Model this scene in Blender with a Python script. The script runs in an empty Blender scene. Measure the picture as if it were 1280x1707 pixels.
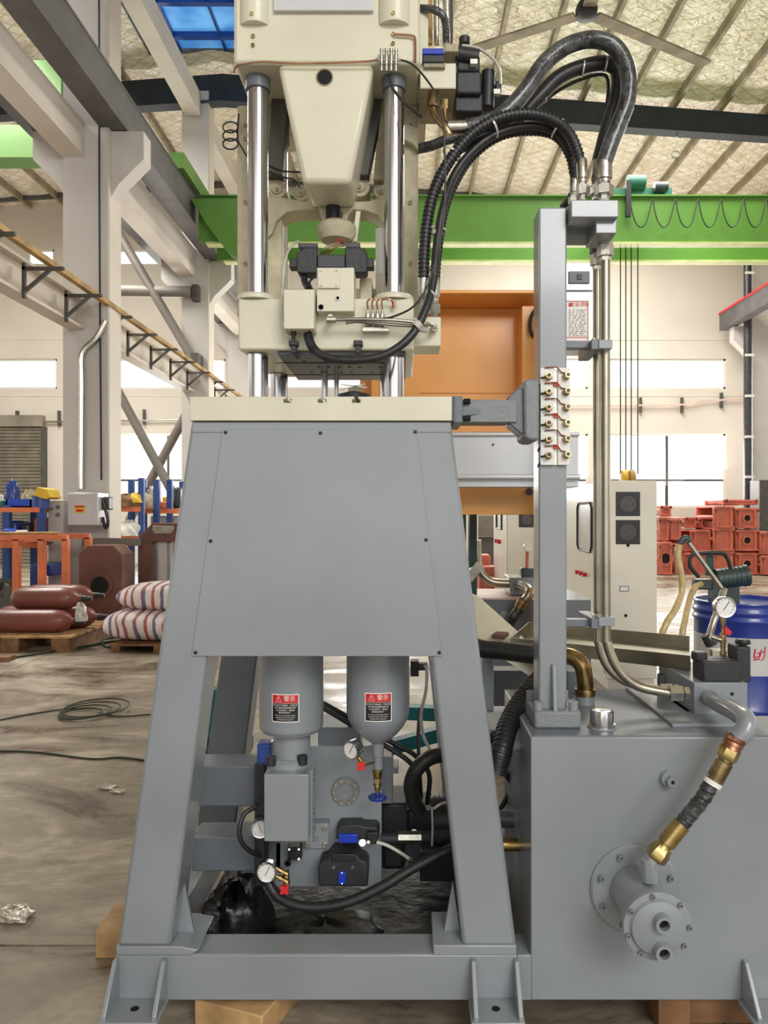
import bpy, bmesh, math, random
from mathutils import Vector, Matrix
random.seed(7)
PI = math.pi
S = bpy.context.scene
COL = S.collection
# ---------------------------------------------------------------- camera, sky, light, exposure
EYE = 1.6; F = 1280.0; CX = 676.0; CY = 853.5
cd = bpy.data.cameras.new('camera'); cam = bpy.data.objects.new('camera', cd); COL.objects.link(cam)
cam.location = (0, 0, EYE); cam.rotation_euler = (PI/2, 0, 0)
cd.sensor_fit = 'VERTICAL'; cd.sensor_height = 36; cd.sensor_width = 27
cd.lens = 36*F/1707.0; cd.shift_x = -(CX-640)/1707.0; cd.clip_start = .05; cd.clip_end = 300
S.camera = cam
w = bpy.data.worlds.new('overcast_sky'); S.world = w; w.use_nodes = True
bg = w.node_tree.nodes['Background']; bg.inputs[0].default_value = (1, .985, .95, 1); bg.inputs[1].default_value = 1.6
def area(name, loc, target, sx, sy, power, col=(1, 1, 1)):
    l = bpy.data.lights.new(name, 'AREA'); l.shape = 'RECTANGLE'; l.size = sx; l.size_y = sy; l.energy = power; l.color = col
    o = bpy.data.objects.new(name, l); COL.objects.link(o); o.location = loc
    o.rotation_euler = (Vector(target)-Vector(loc)).to_track_quat('-Z', 'Y').to_euler()
    return o
area('door_daylight', (3.5, -6.5, 6.6), (.3, 2.5, .9), 4.5, 3, 560, (1, .98, .95))     # daylight through the high door behind
area('roof_skylight', (5, 17, 10.2), (5, 17, 0), 4, 9, 1500, (1, .97, .9))              # skylight strip over the far bay
area('roof_skylight', (-8.5, 14, 10.2), (-8.5, 14, 0), 3, 9, 1500, (1, .97, .9))
for x_, w_ in ((8.2, 3.6), (-.4, 4.6), (-7.3, 3.4), (3.6, 4.0)):                     # added fill lamps behind the low windows, aimed up to brighten the roof
    area('window_daylight', (x_, 24.4, 2.9), (x_*.7, 13, 11), w_, 2.2, 420, (1, .98, .93))
S.view_settings.view_transform = 'Standard'; S.view_settings.look = 'None'; S.view_settings.gamma = 1
S.view_settings.use_curve_mapping = False; S.view_settings.exposure = 0.0
S.cycles.max_bounces = 8; S.cycles.diffuse_bounces = 5; S.cycles.glossy_bounces = 4; S.cycles.transmission_bounces = 6
S.cycles.use_denoising = True

# ---------------------------------------------------------------- helpers
def X(px, d): return (px-CX)*d/F
def Z(py, d): return EYE-(py-CY)*d/F
def P(px, py, d): return Vector((X(px, d), d, Z(py, d)))
def lin(c):
    return tuple(((v/255)/12.92 if v/255 <= .04045 else ((v/255+.055)/1.055)**2.4) for v in c)+(1,)
MATS = {}
def mat(name, c, rough=.5, metal=0, var=.08, scale=6, bump=0, bscale=60, coat=0, c2=None, emit=0, alpha=1, trans=0, rvar=0):
    m = bpy.data.materials.new(name); m.use_nodes = True; nt = m.node_tree; N = nt.nodes; L = nt.links
    b = N['Principled BSDF']; MATS[name] = m
    b.inputs['Roughness'].default_value = rough; b.inputs['Metallic'].default_value = metal
    b.inputs['Coat Weight'].default_value = coat; b.inputs['Coat Roughness'].default_value = .12
    tc = N.new('ShaderNodeTexCoord'); nz = N.new('ShaderNodeTexNoise'); nz.inputs['Scale'].default_value = scale
    nz.inputs['Detail'].default_value = 5; L.new(tc.outputs['Object'], nz.inputs['Vector'])
    r = N.new('ShaderNodeValToRGB'); a = lin(c)
    lo = lin(c2) if c2 else tuple(max(0, v*(1-var*2)) for v in a[:3])+(1,)
    hi = a if c2 else tuple(min(1, v*(1+var)) for v in a[:3])+(1,)
    r.color_ramp.elements[0].position = .35; r.color_ramp.elements[1].position = .65
    r.color_ramp.elements[0].color = lo; r.color_ramp.elements[1].color = hi
    L.new(nz.outputs['Fac'], r.inputs[0]); L.new(r.outputs[0], b.inputs['Base Color'])
    if rvar:
        mr = N.new('ShaderNodeMapRange'); L.new(nz.outputs['Fac'], mr.inputs[0]); mr.inputs[1].default_value = .3; mr.inputs[2].default_value = .7
        mr.inputs[3].default_value = max(.02, rough-rvar); mr.inputs[4].default_value = min(1, rough+rvar); L.new(mr.outputs[0], b.inputs['Roughness'])
    if bump:
        n2 = N.new('ShaderNodeTexNoise'); n2.inputs['Scale'].default_value = bscale; n2.inputs['Detail'].default_value = 3
        L.new(tc.outputs['Object'], n2.inputs['Vector'])
        bp = N.new('ShaderNodeBump'); bp.inputs['Strength'].default_value = bump; bp.inputs['Distance'].default_value = .01
        L.new(n2.outputs['Fac'], bp.inputs['Height']); L.new(bp.outputs[0], b.inputs['Normal'])
    if emit:
        L.new(r.outputs[0], b.inputs['Emission Color']); b.inputs['Emission Strength'].default_value = emit
    if alpha < 1: b.inputs['Alpha'].default_value = alpha
    if trans: b.inputs['Transmission Weight'].default_value = trans
    return m
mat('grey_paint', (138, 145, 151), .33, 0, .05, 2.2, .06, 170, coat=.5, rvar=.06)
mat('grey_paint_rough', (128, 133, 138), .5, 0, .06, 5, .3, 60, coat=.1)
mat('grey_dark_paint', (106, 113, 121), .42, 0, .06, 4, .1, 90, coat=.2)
mat('cream_paint', (214, 211, 190), .42, 0, .04, 3, .08, 60, coat=.2)
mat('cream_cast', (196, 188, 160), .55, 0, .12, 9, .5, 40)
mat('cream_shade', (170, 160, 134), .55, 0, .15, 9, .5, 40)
mat('chrome', (205, 206, 212), .16, 1, .02, 3)
mat('steel', (176, 174, 164), .3, 1, .1, 12, .1, 80)
mat('stainless', (172, 166, 150), .32, 1, .1, 6, .08, 30)
mat('zinc', (198, 196, 186), .28, 1, .1, 30, .1, 100)
mat('brass', (186, 164, 108), .28, 1, .12, 30)
mat('brass_worn', (176, 154, 112), .38, 1, .25, 20, .1, 60)
mat('gold_zinc', (166, 140, 92), .3, 1, .3, 14)
mat('copper', (176, 128, 102), .35, 1, .1, 30)
mat('black_rubber', (38, 38, 40), .42, 0, .1, 20, .15, 60)
mat('hose_sleeve', (62, 66, 68), .28, 0, .4, 30, .8, 60, coat=.6)
mat('black_plastic', (34, 36, 40), .45, 0, .1, 20, .1, 80)
mat('valve_black', (44, 46, 50), .5, 0, .1, 20, .12, 90)
mat('black_oily', (20, 20, 20), .4, 0, .3, 6, .9, 12, rvar=.1)
mat('hole_black', (8, 8, 9), .8, 0, 0)
mat('dark_steel', (74, 74, 80), .4, .6, .1, 8)
mat('bolt_dark', (60, 60, 64), .4, .8, .1, 30)
mat('blue_label', (28, 60, 190), .35, 0, .1)
mat('blue_paint', (30, 70, 150), .4, 0, .1, 20, coat=.3)
mat('blue_handle', (20, 50, 130), .35, 0, .1, 20, coat=.3)
mat('red_handle', (214, 40, 44), .4, 0, .05)
mat('red_print', (205, 38, 42), .5, 0, .02)
mat('red_ink', (205, 30, 50), .5, 0, .02)
mat('black_print', (24, 22, 24), .5, 0, .02)
mat('white_print', (240, 238, 234), .5, 0, .02)
mat('yellow_print', (228, 190, 60), .5, 0, .05)
mat('gauge_white', (232, 230, 228), .3, 0, .01)
mat('white_plastic', (230, 230, 224), .4, 0, .03)
mat('wall_paint', (222, 214, 204), .8, 0, .03, .6, .05, 8)
mat('column_paint', (204, 200, 196), .6, 0, .04, .8, .03, 20)
mat('beam_cream', (214, 206, 196), .6, 0, .05, .7)
mat('beam_dark', (96, 94, 96), .55, 0, .1, 2)
mat('rafter_steel', (42, 50, 58), .55, 0, .12, 2)
mat('pipe_grey', (128, 122, 116), .5, .2, .08, 2)
mat('purlin', (158, 148, 124), .6, .2, .15, 3)
mat('crane_green', (94, 144, 58), .42, 0, .06, .8, .05, 10, coat=.2)
mat('crane_flange', (200, 208, 140), .5, 0, .08, 3)
mat('crane_teal', (34, 104, 84), .5, 0, .1, 3)
mat('cable_dark', (40, 50, 34), .6, 0, .1)
mat('orange_paint', (232, 162, 74), .42, 0, .07, 1.2, .08, 40, coat=.2)
mat('bracket_steel', (90, 88, 84), .6, .3, .1)
mat('rail_wood', (176, 142, 84), .6, 0, .2, 3)
mat('rack_orange', (224, 126, 86), .5, 0, .1, 4)
mat('rack_blue', (52, 84, 152), .5, 0, .1, 4)
mat('bin_blue', (44, 88, 210), .4, 0, .08, 4)
mat('brown_primer', (112, 76, 66), .6, 0, .15, 3, .15, 30)
mat('brown_primer_light', (160, 108, 86), .6, 0, .15, 3, .15, 30)
mat('bottle_red', (122, 66, 56), .42, 0, .12, 3, .1, 30, coat=.25)
mat('casting_red', (206, 112, 90), .6, 0, .16, 2.5, .3, 20)
mat('casting_dark', (132, 62, 50), .7, 0, .2, 3)
mat('wood', (186, 150, 104), .7, 0, .2, 7, .3, 30)
mat('wood_dark', (128, 92, 62), .75, 0, .2, 7, .3, 30)
mat('shutter', (150, 142, 128), .5, .4, .12, 2)
mat('drum_blue', (34, 58, 150), .32, 0, .08, 4, coat=.4)
mat('drum_white', (206, 208, 208), .4, 0, .05, 4, coat=.2)
mat('hose_yellow', (205, 182, 128), .25, 0, .1, 20, coat=.4)
mat('teal_paint', (22, 104, 112), .45, 0, .12, 5)
mat('dark_green', (26, 66, 62), .5, 0, .12, 5)
mat('motor_green', (56, 70, 70), .4, 0, .12, 8)
mat('foil', (210, 205, 190), .35, .6, .2, 30, .8, 40)
mat('cabinet_cream', (232, 229, 216), .4, 0, .03, 1.5, coat=.2)
mat('sheet_grey', (206, 208, 212), .25, .1, .05, 2, coat=.3)
mat('skylight_blue', (110, 178, 236), .4, 0, .25, 1.2, emit=.6, c2=(50, 120, 200))
mat('pvc_pink', (214, 190, 180), .5, 0, .05)
mat('clear_tube', (190, 188, 178), .2, 0, .1, 20, coat=.5)

# concrete floor with stains and damp sheen
m = mat('concrete', (146, 134, 116), .5, 0, .1, 1)
nt = m.node_tree; N = nt.nodes; L = nt.links; b = N['Principled BSDF']
geo = N.new('ShaderNodeNewGeometry')
mp = N.new('ShaderNodeMapping'); mp.inputs['Scale'].default_value = (.8, 1.5, 1); L.new(geo.outputs['Position'], mp.inputs[0])
n1 = N.new('ShaderNodeTexNoise'); n1.inputs['Scale'].default_value = 1.1; n1.inputs['Detail'].default_value = 10; n1.inputs['Roughness'].default_value = .68; n1.inputs['Distortion'].default_value = .8
n2 = N.new('ShaderNodeTexNoise'); n2.inputs['Scale'].default_value = 9; n2.inputs['Detail'].default_value = 8; n2.inputs['Roughness'].default_value = .7
L.new(mp.outputs[0], n1.inputs[0]); L.new(mp.outputs[0], n2.inputs[0])
r1 = N.new('ShaderNodeValToRGB'); e = r1.color_ramp.elements
e[0].position = .36; e[0].color = lin((84, 74, 62)); e[1].position = .62; e[1].color = lin((176, 165, 146))
x_ = e.new(.46); x_.color = lin((128, 116, 100)); x_ = e.new(.54); x_.color = lin((148, 137, 120))
mx = N.new('ShaderNodeMix'); mx.data_type = 'RGBA'; mx.blend_type = 'OVERLAY'; mx.inputs[0].default_value = .55
L.new(n1.outputs['Fac'], r1.inputs[0]); L.new(r1.outputs[0], mx.inputs[6]); L.new(n2.outputs['Fac'], mx.inputs[7]); L.new(mx.outputs[2], b.inputs['Base Color'])
rr = N.new('ShaderNodeMapRange'); rr.inputs[1].default_value = .38; rr.inputs[2].default_value = .62; rr.inputs[3].default_value = .22; rr.inputs[4].default_value = .62
L.new(n1.outputs['Fac'], rr.inputs[0]); L.new(rr.outputs[0], b.inputs['Roughness'])
bp = N.new('ShaderNodeBump'); bp.inputs['Strength'].default_value = .25; bp.inputs['Distance'].default_value = .004
L.new(n2.outputs['Fac'], bp.inputs['Height']); L.new(bp.outputs[0], b.inputs['Normal'])

# roof insulation blanket with diamond wire mesh
m = mat('insulation', (226, 212, 176), .45, .1, .05, 2)
nt = m.node_tree; N = nt.nodes; L = nt.links; b = N['Principled BSDF']
geo = N.new('ShaderNodeNewGeometry')
def band(ang, sc):
    mp = N.new('ShaderNodeMapping'); mp.inputs['Rotation'].default_value = (0, 0, ang); L.new(geo.outputs['Position'], mp.inputs[0])
    wv = N.new('ShaderNodeTexWave'); wv.inputs['Scale'].default_value = sc; wv.inputs['Distortion'].default_value = 1.2; wv.inputs['Detail Scale'].default_value = .6
    L.new(mp.outputs[0], wv.inputs[0])
    g = N.new('ShaderNodeMath'); g.operation = 'GREATER_THAN'; g.inputs[1].default_value = .965; L.new(wv.outputs['Fac'], g.inputs[0]); return g
ga = band(.95, 1.15); gb = band(-.95, 1.15)
mxx = N.new('ShaderNodeMath'); mxx.operation = 'MAXIMUM'; L.new(ga.outputs[0], mxx.inputs[0]); L.new(gb.outputs[0], mxx.inputs[1])
nz = N.new('ShaderNodeTexNoise'); nz.inputs['Scale'].default_value = 2.6; nz.inputs['Detail'].default_value = 4; L.new(geo.outputs['Position'], nz.inputs[0])
rp = N.new('ShaderNodeValToRGB'); rp.color_ramp.elements[0].position = .35; rp.color_ramp.elements[0].color = lin((232, 220, 196)); rp.color_ramp.elements[1].position = .6; rp.color_ramp.elements[1].color = lin((255, 249, 236))
L.new(nz.outputs['Fac'], rp.inputs[0])
mi = N.new('ShaderNodeMix'); mi.data_type = 'RGBA'; mi.inputs[7].default_value = lin((222, 210, 184)); L.new(mxx.outputs[0], mi.inputs[0]); L.new(rp.outputs[0], mi.inputs[6])
L.new(mi.outputs[2], b.inputs['Base Color'])
n3 = N.new('ShaderNodeTexNoise'); n3.inputs['Scale'].default_value = 4; n3.inputs['Distortion'].default_value = 1.5; L.new(geo.outputs['Position'], n3.inputs[0])
bp = N.new('ShaderNodeBump'); bp.inputs['Strength'].default_value = .9; bp.inputs['Distance'].default_value = .12; L.new(n3.outputs['Fac'], bp.inputs['Height']); L.new(bp.outputs[0], b.inputs['Normal'])

# striped woven sack
m = mat('woven_sack', (225, 215, 208), .6, 0, .05, 6)
nt = m.node_tree; N = nt.nodes; L = nt.links; b = N['Principled BSDF']; tc = N.new('ShaderNodeTexCoord')
wv = N.new('ShaderNodeTexWave'); wv.inputs['Scale'].default_value = 2.6; wv.inputs['Distortion'].default_value = 5; wv.inputs['Detail'].default_value = 3; wv.bands_direction = 'X'; L.new(tc.outputs['Object'], wv.inputs[0])
w2 = N.new('ShaderNodeTexWave'); w2.inputs['Scale'].default_value = 1.3; w2.inputs['Distortion'].default_value = 5; w2.bands_direction = 'X'; L.new(tc.outputs['Object'], w2.inputs[0])
cr = N.new('ShaderNodeValToRGB'); cr.color_ramp.elements[0].color = lin((188, 84, 80)); cr.color_ramp.elements[1].color = lin((96, 108, 140)); L.new(w2.outputs['Fac'], cr.inputs[0])
th = N.new('ShaderNodeMapRange'); th.inputs[1].default_value = .62; th.inputs[2].default_value = .8; L.new(wv.outputs['Fac'], th.inputs[0])
mi = N.new('ShaderNodeMix'); mi.data_type = 'RGBA'; mi.inputs[6].default_value = lin((226, 216, 210)); L.new(th.outputs[0], mi.inputs[0]); L.new(cr.outputs[0], mi.inputs[7]); L.new(mi.outputs[2], b.inputs['Base Color'])

ORG = {}
class MB:
    def __init__(s): s.v = []; s.f = []
    def add(s, vs, fs):
        n = len(s.v); s.v += [Vector(v) for v in vs]; s.f += [tuple(i+n for i in f) for f in fs]; return s
    def box(s, x0, x1, y0, y1, z0, z1):
        if x0 > x1: x0, x1 = x1, x0
        if y0 > y1: y0, y1 = y1, y0
        if z0 > z1: z0, z1 = z1, z0
        return s.add([(x0,y0,z0),(x1,y0,z0),(x1,y1,z0),(x0,y1,z0),(x0,y0,z1),(x1,y0,z1),(x1,y1,z1),(x0,y1,z1)],
                     [(0,3,2,1),(4,5,6,7),(0,1,5,4),(1,2,6,5),(2,3,7,6),(3,0,4,7)])
    def pbox(s, px0, px1, py0, py1, d, dep):            # front face given in photo pixels at depth d
        return s.box(X(px0, d), X(px1, d), d, d+dep, Z(py1, d), Z(py0, d))
    def prism(s, poly, y0, y1):                         # poly in (x, z), extruded along y
        n = len(poly); a = sum(poly[i][0]*poly[(i+1) % n][1]-poly[(i+1) % n][0]*poly[i][1] for i in range(n))
        if a < 0: poly = poly[::-1]
        vs = [(x, y0, z) for x, z in poly]+[(x, y1, z) for x, z in poly]
        fs = [tuple(range(n)), tuple(range(2*n-1, n-1, -1))]
        fs += [(i, i+n, (i+1) % n+n, (i+1) % n) for i in range(n)]
        return s.add(vs, fs)
    def pprism(s, pts, d, dep): return s.prism([(X(a, d), Z(b, d)) for a, b in pts], d, d+dep)
    def slab(s, poly3, th):                             # 3-D polygon given thickness vector
        n = len(poly3); p = [Vector(q) for q in poly3]; t = Vector(th)
        nr = (p[1]-p[0]).cross(p[2]-p[0])
        if nr.dot(t) > 0: p = p[::-1]
        vs = p+[q+t for q in p]
        return s.add(vs, [tuple(range(n)), tuple(range(2*n-1, n-1, -1))]+[(i, i+n, (i+1) % n+n, (i+1) % n) for i in range(n)])
    def lathe(s, p0, axis, prof, seg=20):               # prof: list of (t along axis, radius)
        p0 = Vector(p0); a = Vector(axis).normalized(); u = a.orthogonal().normalized(); v = a.cross(u)
        vs = []; fs = []; idx = []
        for t, r in prof:
            if r < 1e-6: idx.append([len(vs)]); vs.append(p0+a*t)
            else:
                idx.append(list(range(len(vs), len(vs)+seg)))
                vs += [p0+a*t+(u*math.cos(2*PI*k/seg)+v*math.sin(2*PI*k/seg))*r for k in range(seg)]
        for A, B in zip(idx, idx[1:]):
            for k in range(seg):
                k2 = (k+1) % seg
                if len(A) == 1 and len(B) == 1: continue
                if len(A) == 1: fs.append((A[0], B[k2], B[k]))
                elif len(B) == 1: fs.append((A[k], A[k2], B[0]))
                else: fs.append((A[k], A[k2], B[k2], B[k]))
        if len(idx[0]) > 1: fs.append(tuple(reversed(idx[0])))
        if len(idx[-1]) > 1: fs.append(tuple(idx[-1]))
        return s.add(vs, fs)
    def cyl(s, p0, p1, r, r1=None, seg=16):
        d = Vector(p1)-Vector(p0); return s.lathe(p0, d, [(0, r), (d.length, r if r1 is None else r1)], seg)
    def hexn(s, p0, p1, r): return s.cyl(p0, p1, r, seg=6)
    def ball(s, c, r, seg=14, sc=(1, 1, 1)):
        n0 = len(s.v); k = 8
        s.lathe((0, 0, 0), (0, 0, 1), [(-r*math.cos(PI*i/k), r*math.sin(PI*i/k)) for i in range(k+1)], seg)
        for i in range(n0, len(s.v)):
            v = s.v[i]; s.v[i] = Vector((v.x*sc[0]+c[0], v.y*sc[1]+c[1], v.z*sc[2]+c[2]))
        return s
    def tube(s, pts, r, seg=10, res=6, spline=True, rf=None, step=None):
        pts = [Vector(p) for p in pts]
        if spline and len(pts) > 2: c = spl(pts, res)
        else: c = pts
        if step: c = resample(c, step)
        n = len(c); T = [(c[min(i+1, n-1)]-c[max(i-1, 0)]).normalized() for i in range(n)]
        u = T[0].orthogonal().normalized(); vs = []; fs = []
        for i in range(n):
            u = (u-T[i]*u.dot(T[i])).normalized(); v = T[i].cross(u)
            rr = rf(i, n) if rf else r
            vs += [c[i]+(u*math.cos(2*PI*k/seg)+v*math.sin(2*PI*k/seg))*rr for k in range(seg)]
        for i in range(n-1):
            for k in range(seg):
                k2 = (k+1) % seg; fs.append((i*seg+k, i*seg+k2, (i+1)*seg+k2, (i+1)*seg+k))
        fs.append(tuple(reversed(range(seg)))); fs.append(tuple(range((n-1)*seg, n*seg)))
        return s.add(vs, fs)
    def bar(s, a, b, wd, ht, up=(0, 0, 1)):             # rectangular bar from a to b
        a = Vector(a); b = Vector(b); t = (b-a).normalized(); sd = t.cross(Vector(up)).normalized(); n = sd.cross(t)
        q = [(-1, -1), (1, -1), (1, 1), (-1, 1)]
        vs = [a+sd*i*wd/2+n*j*ht/2 for i, j in q]+[b+sd*i*wd/2+n*j*ht/2 for i, j in q]
        return s.add(vs, [(0,1,2,3),(7,6,5,4),(0,4,5,1),(1,5,6,2),(2,6,7,3),(3,7,4,0)])
    def build(s, name, m, parent=None, bev=0, sharp=38, label=None, kind=None):
        me = bpy.data.meshes.new(name); o = bpy.data.objects.new(name, me); COL.objects.link(o)
        if parent is None:
            lo = [min(v[i] for v in s.v) for i in range(3)]; hi = [max(v[i] for v in s.v) for i in range(3)]
            org = Vector(((lo[0]+hi[0])/2, (lo[1]+hi[1])/2, lo[2])); o.location = org
        else:
            org = ORG[parent.name]; o.parent = parent
        ORG[o.name] = org
        me.from_pydata([v-org for v in s.v], [], s.f)
        bm = bmesh.new(); bm.from_mesh(me); bmesh.ops.recalc_face_normals(bm, faces=bm.faces); bm.to_mesh(me); bm.free()
        me.materials.append(MATS[m]); me.polygons.foreach_set('use_smooth', [True]*len(me.polygons))
        me.set_sharp_from_angle(angle=math.radians(sharp))
        if bev:
            b = o.modifiers.new('bevel', 'BEVEL'); b.width = bev; b.segments = 2; b.limit_method = 'ANGLE'; b.angle_limit = .6
        if label: o['label'] = label
        if kind: o['kind'] = kind
        return o
def spl(p, res):
    out = []; n = len(p)
    for i in range(n-1):
        a = p[i-1] if i else p[0]*2-p[1]; b = p[i]; c = p[i+1]; d = p[i+2] if i+2 < n else p[-1]*2-p[-2]
        for k in range(res):
            t = k/res; out.append(.5*((2*b)+(c-a)*t+(2*a-5*b+4*c-d)*t*t+(3*b-a-3*c+d)*t**3))
    out.append(p[-1]); return out
def resample(c, step):
    out = [c[0]]; acc = 0
    for a, b in zip(c, c[1:]):
        L_ = (b-a).length; t = step-acc
        while t <= L_: out.append(a.lerp(b, t/L_)); t += step
        acc = (acc+L_) % step
    return out
def thing(name, label, cat, loc=(0, 0, 0), group=None, rot=None):
    o = bpy.data.objects.new(name, None); COL.objects.link(o); o.location = loc; o.empty_display_size = .1
    if rot: o.rotation_euler = rot; ORG[o.name] = Vector((0, 0, 0))
    else: ORG[o.name] = Vector(loc)
    o['label'] = label; o['category'] = cat
    if group: o['group'] = group
    return o
def tag(o, label, cat, group=None):
    o['label'] = label; o['category'] = cat
    if group: o['group'] = group
    return o
def B(): return MB()
def dup(root, loc, label=None, rotz=None):
    r = root.copy(); COL.objects.link(r); r.location = loc
    if label: r['label'] = label
    if rotz is not None: r.rotation_euler = (0, 0, rotz)
    for ch in list(root.children):
        c = ch.copy(); COL.objects.link(c); c.parent = r
        for g in list(ch.children):
            k = g.copy(); COL.objects.link(k); k.parent = c
    return r
def piece(src, parent, loc):                             # a copy sharing mesh data
    c = src.copy(); COL.objects.link(c); c.parent = parent; c.location = loc; return c
def text_geo(body, size):
    cu = bpy.data.curves.new('t', 'FONT'); cu.body = body; cu.size = size; cu.align_x = 'CENTER'; cu.align_y = 'CENTER'; cu.resolution_u = 2
    o = bpy.data.objects.new('t', cu); COL.objects.link(o)
    dg = bpy.context.evaluated_depsgraph_get(); me = bpy.data.meshes.new_from_object(o.evaluated_get(dg))
    vs = [tuple(v.co) for v in me.vertices]; fs = [tuple(p.vertices) for p in me.polygons]
    bpy.data.objects.remove(o); bpy.data.meshes.remove(me); bpy.data.curves.remove(cu)
    return vs, fs
# ================================================================ THE HALL
WD = 24.0
def roofz(x): return 11.85-.078*abs(x+4.2)
# floor: sub-base with cast slabs
fb = B().box(-24, 22, -9, 45, -.3, -.02).build('floor', 'concrete', kind='structure')
first = None
for i, x in enumerate(range(-24, 21, 5)):
    for j, y in enumerate([-7.16, -2.16, 2.84, 7.84, 12.84, 17.84]):
        y1 = y+5-.012 if y < 17 else 24
        B().box(x, x+5-.012, y, y1, -.02, 0).build('slab', 'concrete', fb)
def wall_grid(name, xs, zs, holes, y0, y1, m):
    cx = sorted(set(xs+[h[0] for h in holes]+[h[1] for h in holes])); cz = sorted(set(zs+[h[2] for h in holes]+[h[3] for h in holes]))
    b = B()
    for a, c in zip(cx, cx[1:]):
        run = None
        for z0, z1 in zip(cz, cz[1:]):
            mx_, mz = (a+c)/2, (z0+z1)/2
            if any(h[0] < mx_ < h[1] and h[2] < mz < h[3] for h in holes):
                if run: b.box(a, c, y0, y1, run[0], run[1]); run = None
            else: run = (run[0], z1) if run else (z0, z1)
        if run: b.box(a, c, y0, y1, run[0], run[1])
    o = b.build(name, m, kind='structure'); return o
def hx(px): return X(px, WD)
def hz(py): return Z(py, WD)
bays = [(-130, 95), (183, 376), (430, 690), (760, 980), (1015, 1210), (1264, 1420)]
holes = []
for a, c in bays:
    holes.append((hx(a), hx(c), hz(648), hz(598)))
    holes.append((hx(a), hx(c), hz(846), hz(723)))
for a, c in [(45, 90), (178, 278)]: holes.append((hx(a), hx(c), hz(442), hz(415)))
holes = [h for h in holes if not (h[0] < hx(90) and h[2] < 2.5)]
wf = wall_grid('wall_back', [-16, 16], [0, 12.2], holes, WD, WD+.24, 'wall_paint')
k = 0
for h in holes:
    k += 1
    fr = B(); t = .06; y0, y1 = WD+.05, WD+.12
    fr.box(h[0], h[1], y0, y1, h[2], h[2]+t); fr.box(h[0], h[1], y0, y1, h[3]-t, h[3]); fr.box(h[0], h[0]+t, y0, y1, h[2], h[3]); fr.box(h[1]-t, h[1], y0, y1, h[2], h[3])
    o = fr.build('window_%d' % k, 'white_plastic', kind='structure')
    if h[3]-h[2] > 2:
        mw = (h[0]+h[1])/2
        B().box(mw-.04, mw+.04, y0+.01, y1-.01, h[2]+t, h[3]-t).build('mullion', 'bracket_steel', o)
        zt = h[2]+(h[3]-h[2])*.37
        B().box(h[0]+t, mw-.04, y0+.015, y1-.015, zt-.03, zt+.03).build('transom', 'bracket_steel', o)
        B().box(mw+.04, h[1]-t, y0+.015, y1-.015, zt-.03, zt+.03).build('transom', 'bracket_steel', o)
# side walls and the wall behind the camera, with window bands and a high open door
def side_wall(name, x0, x1):
    b = B(); b.box(x0, x1, -8, 24, 0, 1); b.box(x0, x1, -8, 24, 3.4, 5); b.box(x0, x1, -8, 24, 6.3, 10.4)
    for k in range(6):
        y = -8+6*k; b.box(x0, x1, y, y+1.2, 1, 3.4); b.box(x0, x1, y, y+1.2, 5, 6.3)
    b.build(name, 'wall_paint', kind='structure')
side_wall('wall_left', -18.2, -18); side_wall('wall_right', 14, 14.2)
b = B(); b.box(-18, -6, -8.2, -8, 0, 11); b.box(10, 14, -8.2, -8, 0, 11); b.box(-6, 10, -8.2, -8, 7.5, 11); b.build('wall_front', 'wall_paint', kind='structure')
# horizontal lighting pipe along the back wall
pr = thing('wall_conduit', 'thin pale pipe run along the back wall below the window strip', 'pipe', (0, WD-.1, hz(682)))
B().tube([P(-30, 704, WD-.12), P(110, 703, WD-.12), P(330, 700, WD-.12)], .035, 8).build('pipe', 'zinc', pr)
B().tube([P(940, 676, WD-.12), P(1130, 675, WD-.12), P(1180, 668, WD-.12), P(1300, 664, WD-.12)], .035, 8).build('pipe', 'pvc_pink', pr)
for px, py in ((28, 690), (98, 690), (240, 688), (1068, 668), (1137, 668), (1203, 660)):
    B().box(X(px, WD-.1)-.03, X(px, WD-.1)+.03, WD-.14, WD, Z(py+20, WD-.1), Z(py, WD-.1)+.1).build('hanger', 'bracket_steel', pr)
# wall seams
for q, zz in enumerate((hz(566), hz(660))):
    B().box(-15.9, 15.9, WD-.015, WD, zz-.02, zz+.02).build('trim_%d' % (q+1), 'wall_paint', kind='structure')
# roof: insulation blanket sagging between the purlins
rb = B(); xs = [-18+i*.2625 for i in range(125)]; ys = [-8+i*1.0 for i in range(33)]
def sag(x): return .05*abs(math.sin(PI*(x+18)/1.05))
vs = []; fs = []
for y in ys:
    for x in xs: vs.append((x, y, roofz(x)-sag(x)))
nx = len(xs)
for j in range(len(ys)-1):
    for i in range(nx-1):
        if -5.6 < (xs[i]+xs[i+1])/2 < -3.4 and 8 <= ys[j] < 17: continue
        fs.append((j*nx+i, j*nx+i+1, (j+1)*nx+i+1, (j+1)*nx+i))
n_ = len(vs)
rb.add(vs, fs); rb.box(-18, 15, -8, 24.2, 12.0, 12.06).build
cl = rb.build('ceiling', 'insulation', kind='structure')
sk = B().box(-5.6, -3.4, 8, 17, roofz(-4.2)+.02, roofz(-4.2)+.05).build('skylight_panel', 'skylight_blue', cl)
for yy in (9.5, 11, 12.5, 14, 15.3, 16.4): B().box(-5.6, -3.4, yy, yy+.12, roofz(-4.2)-.1, roofz(-4.2)+.02).build('skylight_bar', 'blue_paint', cl)
for xx in (-5.0, -4.0): B().box(xx, xx+.05, 8, 17, roofz(-4.2)-.06, roofz(-4.2)+.02).build('skylight_bar', 'blue_paint', cl)
for i in range(31):
    x = -18+1.05*i
    if x > 14: break
    if -5.5 < x < -3.5: continue
    zz = roofz(x)
    B().box(x-.04, x+.04, -8, 24, zz-.2, zz+.0).build('purlin', 'purlin', cl)
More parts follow.
